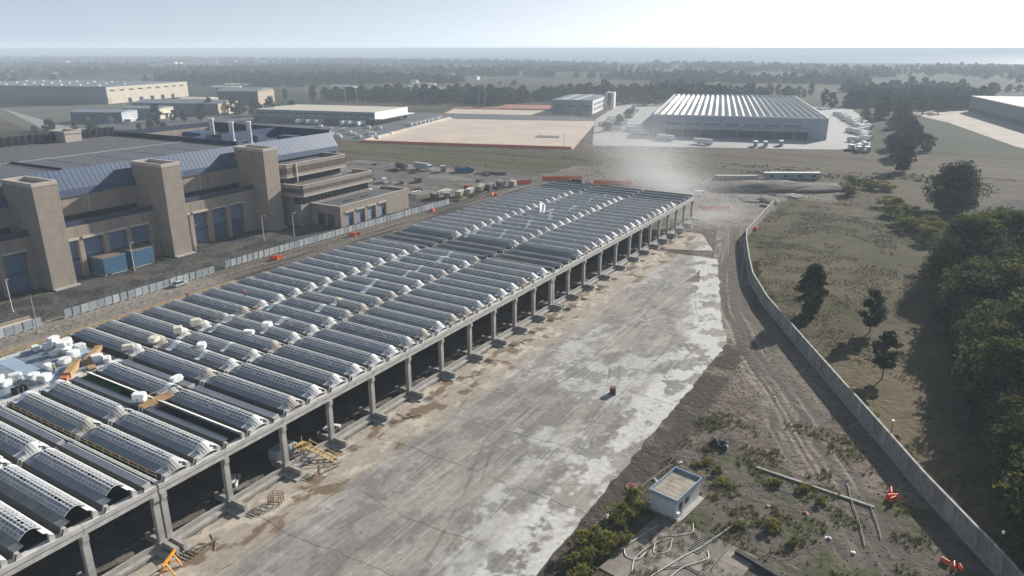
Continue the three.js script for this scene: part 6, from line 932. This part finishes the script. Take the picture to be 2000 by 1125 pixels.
// ------------------------------------------------------------------ workers
{
  // one continuous figure: tapered capsules joined smoothly, meshed by marching a small tetrahedral grid
  function figure(j, parts) {
    const cell = 0.05, x0 = -0.55, y0 = -0.03, z0 = -0.45, nx = 22, ny = 38, nz = 18, F = new Float32Array((nx + 1) * (ny + 1) * (nz + 1)), at = (i, k, l) => (i * (ny + 1) + k) * (nz + 1) + l;
    const dist = (x, y, z) => { let d = 1e9; for (const [a, b, ra, rb] of parts) { const A = j[a], B = j[b], vx = B[0] - A[0], vy = B[1] - A[1], vz = B[2] - A[2], t = Math.max(0, Math.min(1, ((x - A[0]) * vx + (y - A[1]) * vy + (z - A[2]) * vz) / (vx * vx + vy * vy + vz * vz + 1e-9))), e = Math.hypot(x - A[0] - vx * t, y - A[1] - vy * t, z - A[2] - vz * t) - lerp(ra, rb, t), h = Math.max(0, 0.05 - Math.abs(d - e)) / 0.05; d = Math.min(d, e) - h * h * 0.0125; } return d; };
    for (let i = 0; i <= nx; i++) for (let k = 0; k <= ny; k++) for (let l = 0; l <= nz; l++) F[at(i, k, l)] = dist(x0 + i * cell, y0 + k * cell, z0 + l * cell);
    const T = [[0, 5, 1, 6], [0, 1, 2, 6], [0, 2, 3, 6], [0, 3, 7, 6], [0, 7, 4, 6], [0, 4, 5, 6]], O = [[0, 0, 0], [1, 0, 0], [1, 1, 0], [0, 1, 0], [0, 0, 1], [1, 0, 1], [1, 1, 1], [0, 1, 1]], pos = [];
    for (let i = 0; i < nx; i++) for (let k = 0; k < ny; k++) for (let l = 0; l < nz; l++) { const P = O.map(o => [x0 + (i + o[0]) * cell, y0 + (k + o[1]) * cell, z0 + (l + o[2]) * cell]), f = O.map(o => F[at(i + o[0], k + o[1], l + o[2])]); for (const t of T) { const a = t.filter(q => f[q] < 0), b = t.filter(q => f[q] >= 0); if (!a.length || !b.length) continue; const E = (p, q) => { const w = f[p] / (f[p] - f[q]); return [0, 1, 2].map(c => lerp(P[p][c], P[q][c], w)); }; if (a.length === 1) pos.push(...E(a[0], b[0]), ...E(a[0], b[1]), ...E(a[0], b[2])); else if (a.length === 3) pos.push(...E(a[0], b[0]), ...E(a[1], b[0]), ...E(a[2], b[0])); else pos.push(...E(a[0], b[0]), ...E(a[0], b[1]), ...E(a[1], b[1]), ...E(a[0], b[0]), ...E(a[1], b[1]), ...E(a[1], b[0])); } }
    const nor = []; for (let i = 0; i < pos.length; i += 3) { const e = 0.01, g = [dist(pos[i] + e, pos[i + 1], pos[i + 2]) - dist(pos[i] - e, pos[i + 1], pos[i + 2]), dist(pos[i], pos[i + 1] + e, pos[i + 2]) - dist(pos[i], pos[i + 1] - e, pos[i + 2]), dist(pos[i], pos[i + 1], pos[i + 2] + e) - dist(pos[i], pos[i + 1], pos[i + 2] - e)], L = Math.hypot(...g) || 1; nor.push(g[0] / L, g[1] / L, g[2] / L); }
    return { pos, nor };
  }
  const stand = { f1: [-0.13, 0.03, -0.12], a1: [-0.12, 0.09, 0.02], k1: [-0.11, 0.5, -0.03], h1: [-0.09, 0.9, 0], f2: [0.15, 0.03, 0.02], a2: [0.14, 0.09, 0.16], k2: [0.12, 0.5, 0.06], h2: [0.09, 0.9, 0], pe: [0, 0.95, 0], ch: [0, 1.28, -0.02], nk: [0, 1.5, -0.03], hd: [0, 1.66, -0.05], s1: [-0.19, 1.42, -0.02], s2: [0.19, 1.42, -0.02], e1: [-0.27, 1.14, -0.02], w1: [-0.24, 0.92, -0.18], g1: [-0.23, 0.84, -0.24], e2: [0.27, 1.15, 0.02], w2: [0.27, 0.92, -0.1], g2: [0.26, 0.83, -0.14] };
  const bend = { ...stand, ch: [0, 1.16, -0.26], nk: [0, 1.28, -0.38], hd: [0, 1.36, -0.33].map((v, i) => v + [0, 0.03, -0.08][i] * 0), s1: [-0.19, 1.24, -0.3], s2: [0.19, 1.24, -0.3], e1: [-0.24, 0.98, -0.34], w1: [-0.2, 0.76, -0.36], g1: [-0.19, 0.68, -0.36], e2: [0.24, 0.98, -0.34], w2: [0.2, 0.76, -0.36], g2: [0.19, 0.68, -0.36] };
  const B = [['f1', 'a1', 0.05, 0.055], ['a1', 'k1', 0.055, 0.075], ['k1', 'h1', 0.075, 0.1], ['f2', 'a2', 0.05, 0.055], ['a2', 'k2', 0.055, 0.075], ['k2', 'h2', 0.075, 0.1], ['pe', 'ch', 0.155, 0.17], ['ch', 'nk', 0.16, 0.07], ['nk', 'hd', 0.06, 0.115], ['s1', 's2', 0.08, 0.08], ['s1', 'e1', 0.065, 0.052], ['e1', 'w1', 0.05, 0.036], ['w1', 'g1', 0.042, 0.035], ['s2', 'e2', 0.065, 0.052], ['e2', 'w2', 0.05, 0.036], ['w2', 'g2', 0.042, 0.035]];
  const mPer = mat('clothing_and_skin', 1, 1, 1, 0.85, { vertexColors: true }), mHat = mat('helmet', 0.7, 0.7, 0.68, 0.4);
  const person = (label, n, s, t, y, pose, vest) => { const { pos, nor } = figure(pose, B), col = []; for (let i = 0; i < pos.length; i += 3) { const yy = pos[i + 1], hands = Math.min(Math.hypot(pos[i] - pose.g1[0], yy - pose.g1[1], pos[i + 2] - pose.g1[2]), Math.hypot(pos[i] - pose.g2[0], yy - pose.g2[1], pos[i + 2] - pose.g2[2])) < 0.1, head = Math.hypot(pos[i] - pose.hd[0], yy - pose.hd[1], pos[i + 2] - pose.hd[2]) < 0.15; col.push(...(hands || head ? [0.36, 0.21, 0.14] : yy < 0.1 ? [0.03, 0.025, 0.02] : yy < 0.93 ? [0.035, 0.045, 0.08] : vest)); } const g = new THREE.BufferGeometry(); g.setAttribute('position', new THREE.Float32BufferAttribute(pos, 3)); g.setAttribute('normal', new THREE.Float32BufferAttribute(nor, 3)); g.setAttribute('color', new THREE.Float32BufferAttribute(col, 3)); const o = thing('person', label, 'person', n, s, t, undefined, y); mesh('body', metreUV(g), mPer, o); const h = pose.hd; mesh('helmet', [new THREE.SphereGeometry(0.14, 12, 6, 0, 6.3, 0, 1.6).translate(h[0], h[1] + 0.03, h[2]), new THREE.CylinderGeometry(0.17, 0.17, 0.02, 14).translate(h[0], h[1] + 0.03, h[2] - 0.02)], mHat, o); };
  const oran = [0.75, 0.09, 0.03], yel = [0.55, 0.62, 0.06], dk = [0.05, 0.05, 0.055];
  person('person in orange work jacket and white helmet standing on a vault of the far-side span', -127.3, 96.6, 0.6, 10.45, stand, oran); person('person in orange jacket bending at the far roof edge by the boards', -140.4, 91.5, 1.5, 9.5, bend, oran); person('person in orange jacket bending beside the inner beam', -119.8, 93, -1, 9.5, bend, oran); person('person in yellow vest standing on a vault of the middle span', -106.8, 104, 2, 10.5, stand, yel); person('person in yellow vest among white bales on the flat roof', -125.8, 55.2, 0.3, 9.44, stand, yel); person('person in dark clothes on the inner beam near the open vault rows', -99.9, 151, 1, 9.43, stand, dk);
}
// ------------------------------------------------------------------ dust raised by the traffic: fine airborne grains
{
  const g = new THREE.TetrahedronGeometry(0.042, 0); g.deleteAttribute('uv'); const m = new THREE.MeshPhysicalMaterial({ color: lin(0.97, 0.96, 0.95), roughness: 1, transmission: 0.65, thickness: 0 }); m.name = 'dust_grain'; const r = rng(71), gs = () => (r() + r() + r() + r() - 2) * 0.9, pts = [];
  const cloud = (n, s, y, a, b, h, k, lean = 0) => { for (let i = 0; i < k; i++) { const v = Math.abs(gs()), yy = y + v * h; pts.push([n + gs() * a * (1 + v) + lean * v, yy, s + gs() * b * (1 + v)]); } };
  cloud(-118, 326, 0.3, 17, 14, 34, 400000, -16); cloud(-104, 305, 0.3, 17, 17, 11, 150000); cloud(-76, 272, 0.3, 10, 24, 5, 70000);
  const im = new THREE.InstancedMesh(g, m, pts.length), M = new THREE.Matrix4(), Q = new THREE.Quaternion(), E = new THREE.Euler(), S = new THREE.Vector3();
  pts.forEach(([n, y, s], i) => { const k = 0.6 + 0.8 * r(); Q.setFromEuler(E.set(r() * 6, r() * 6, r() * 6)); im.setMatrixAt(i, M.compose(new THREE.Vector3(n, Math.max(0.05, y), -s), Q, S.set(k, k, k))); });
  im.name = 'dust_cloud'; scene.add(im); tag(im, 'pale dust hanging over the site road beyond the hall', 'dust', undefined, 'stuff');
}
renderer.render(scene, camera);
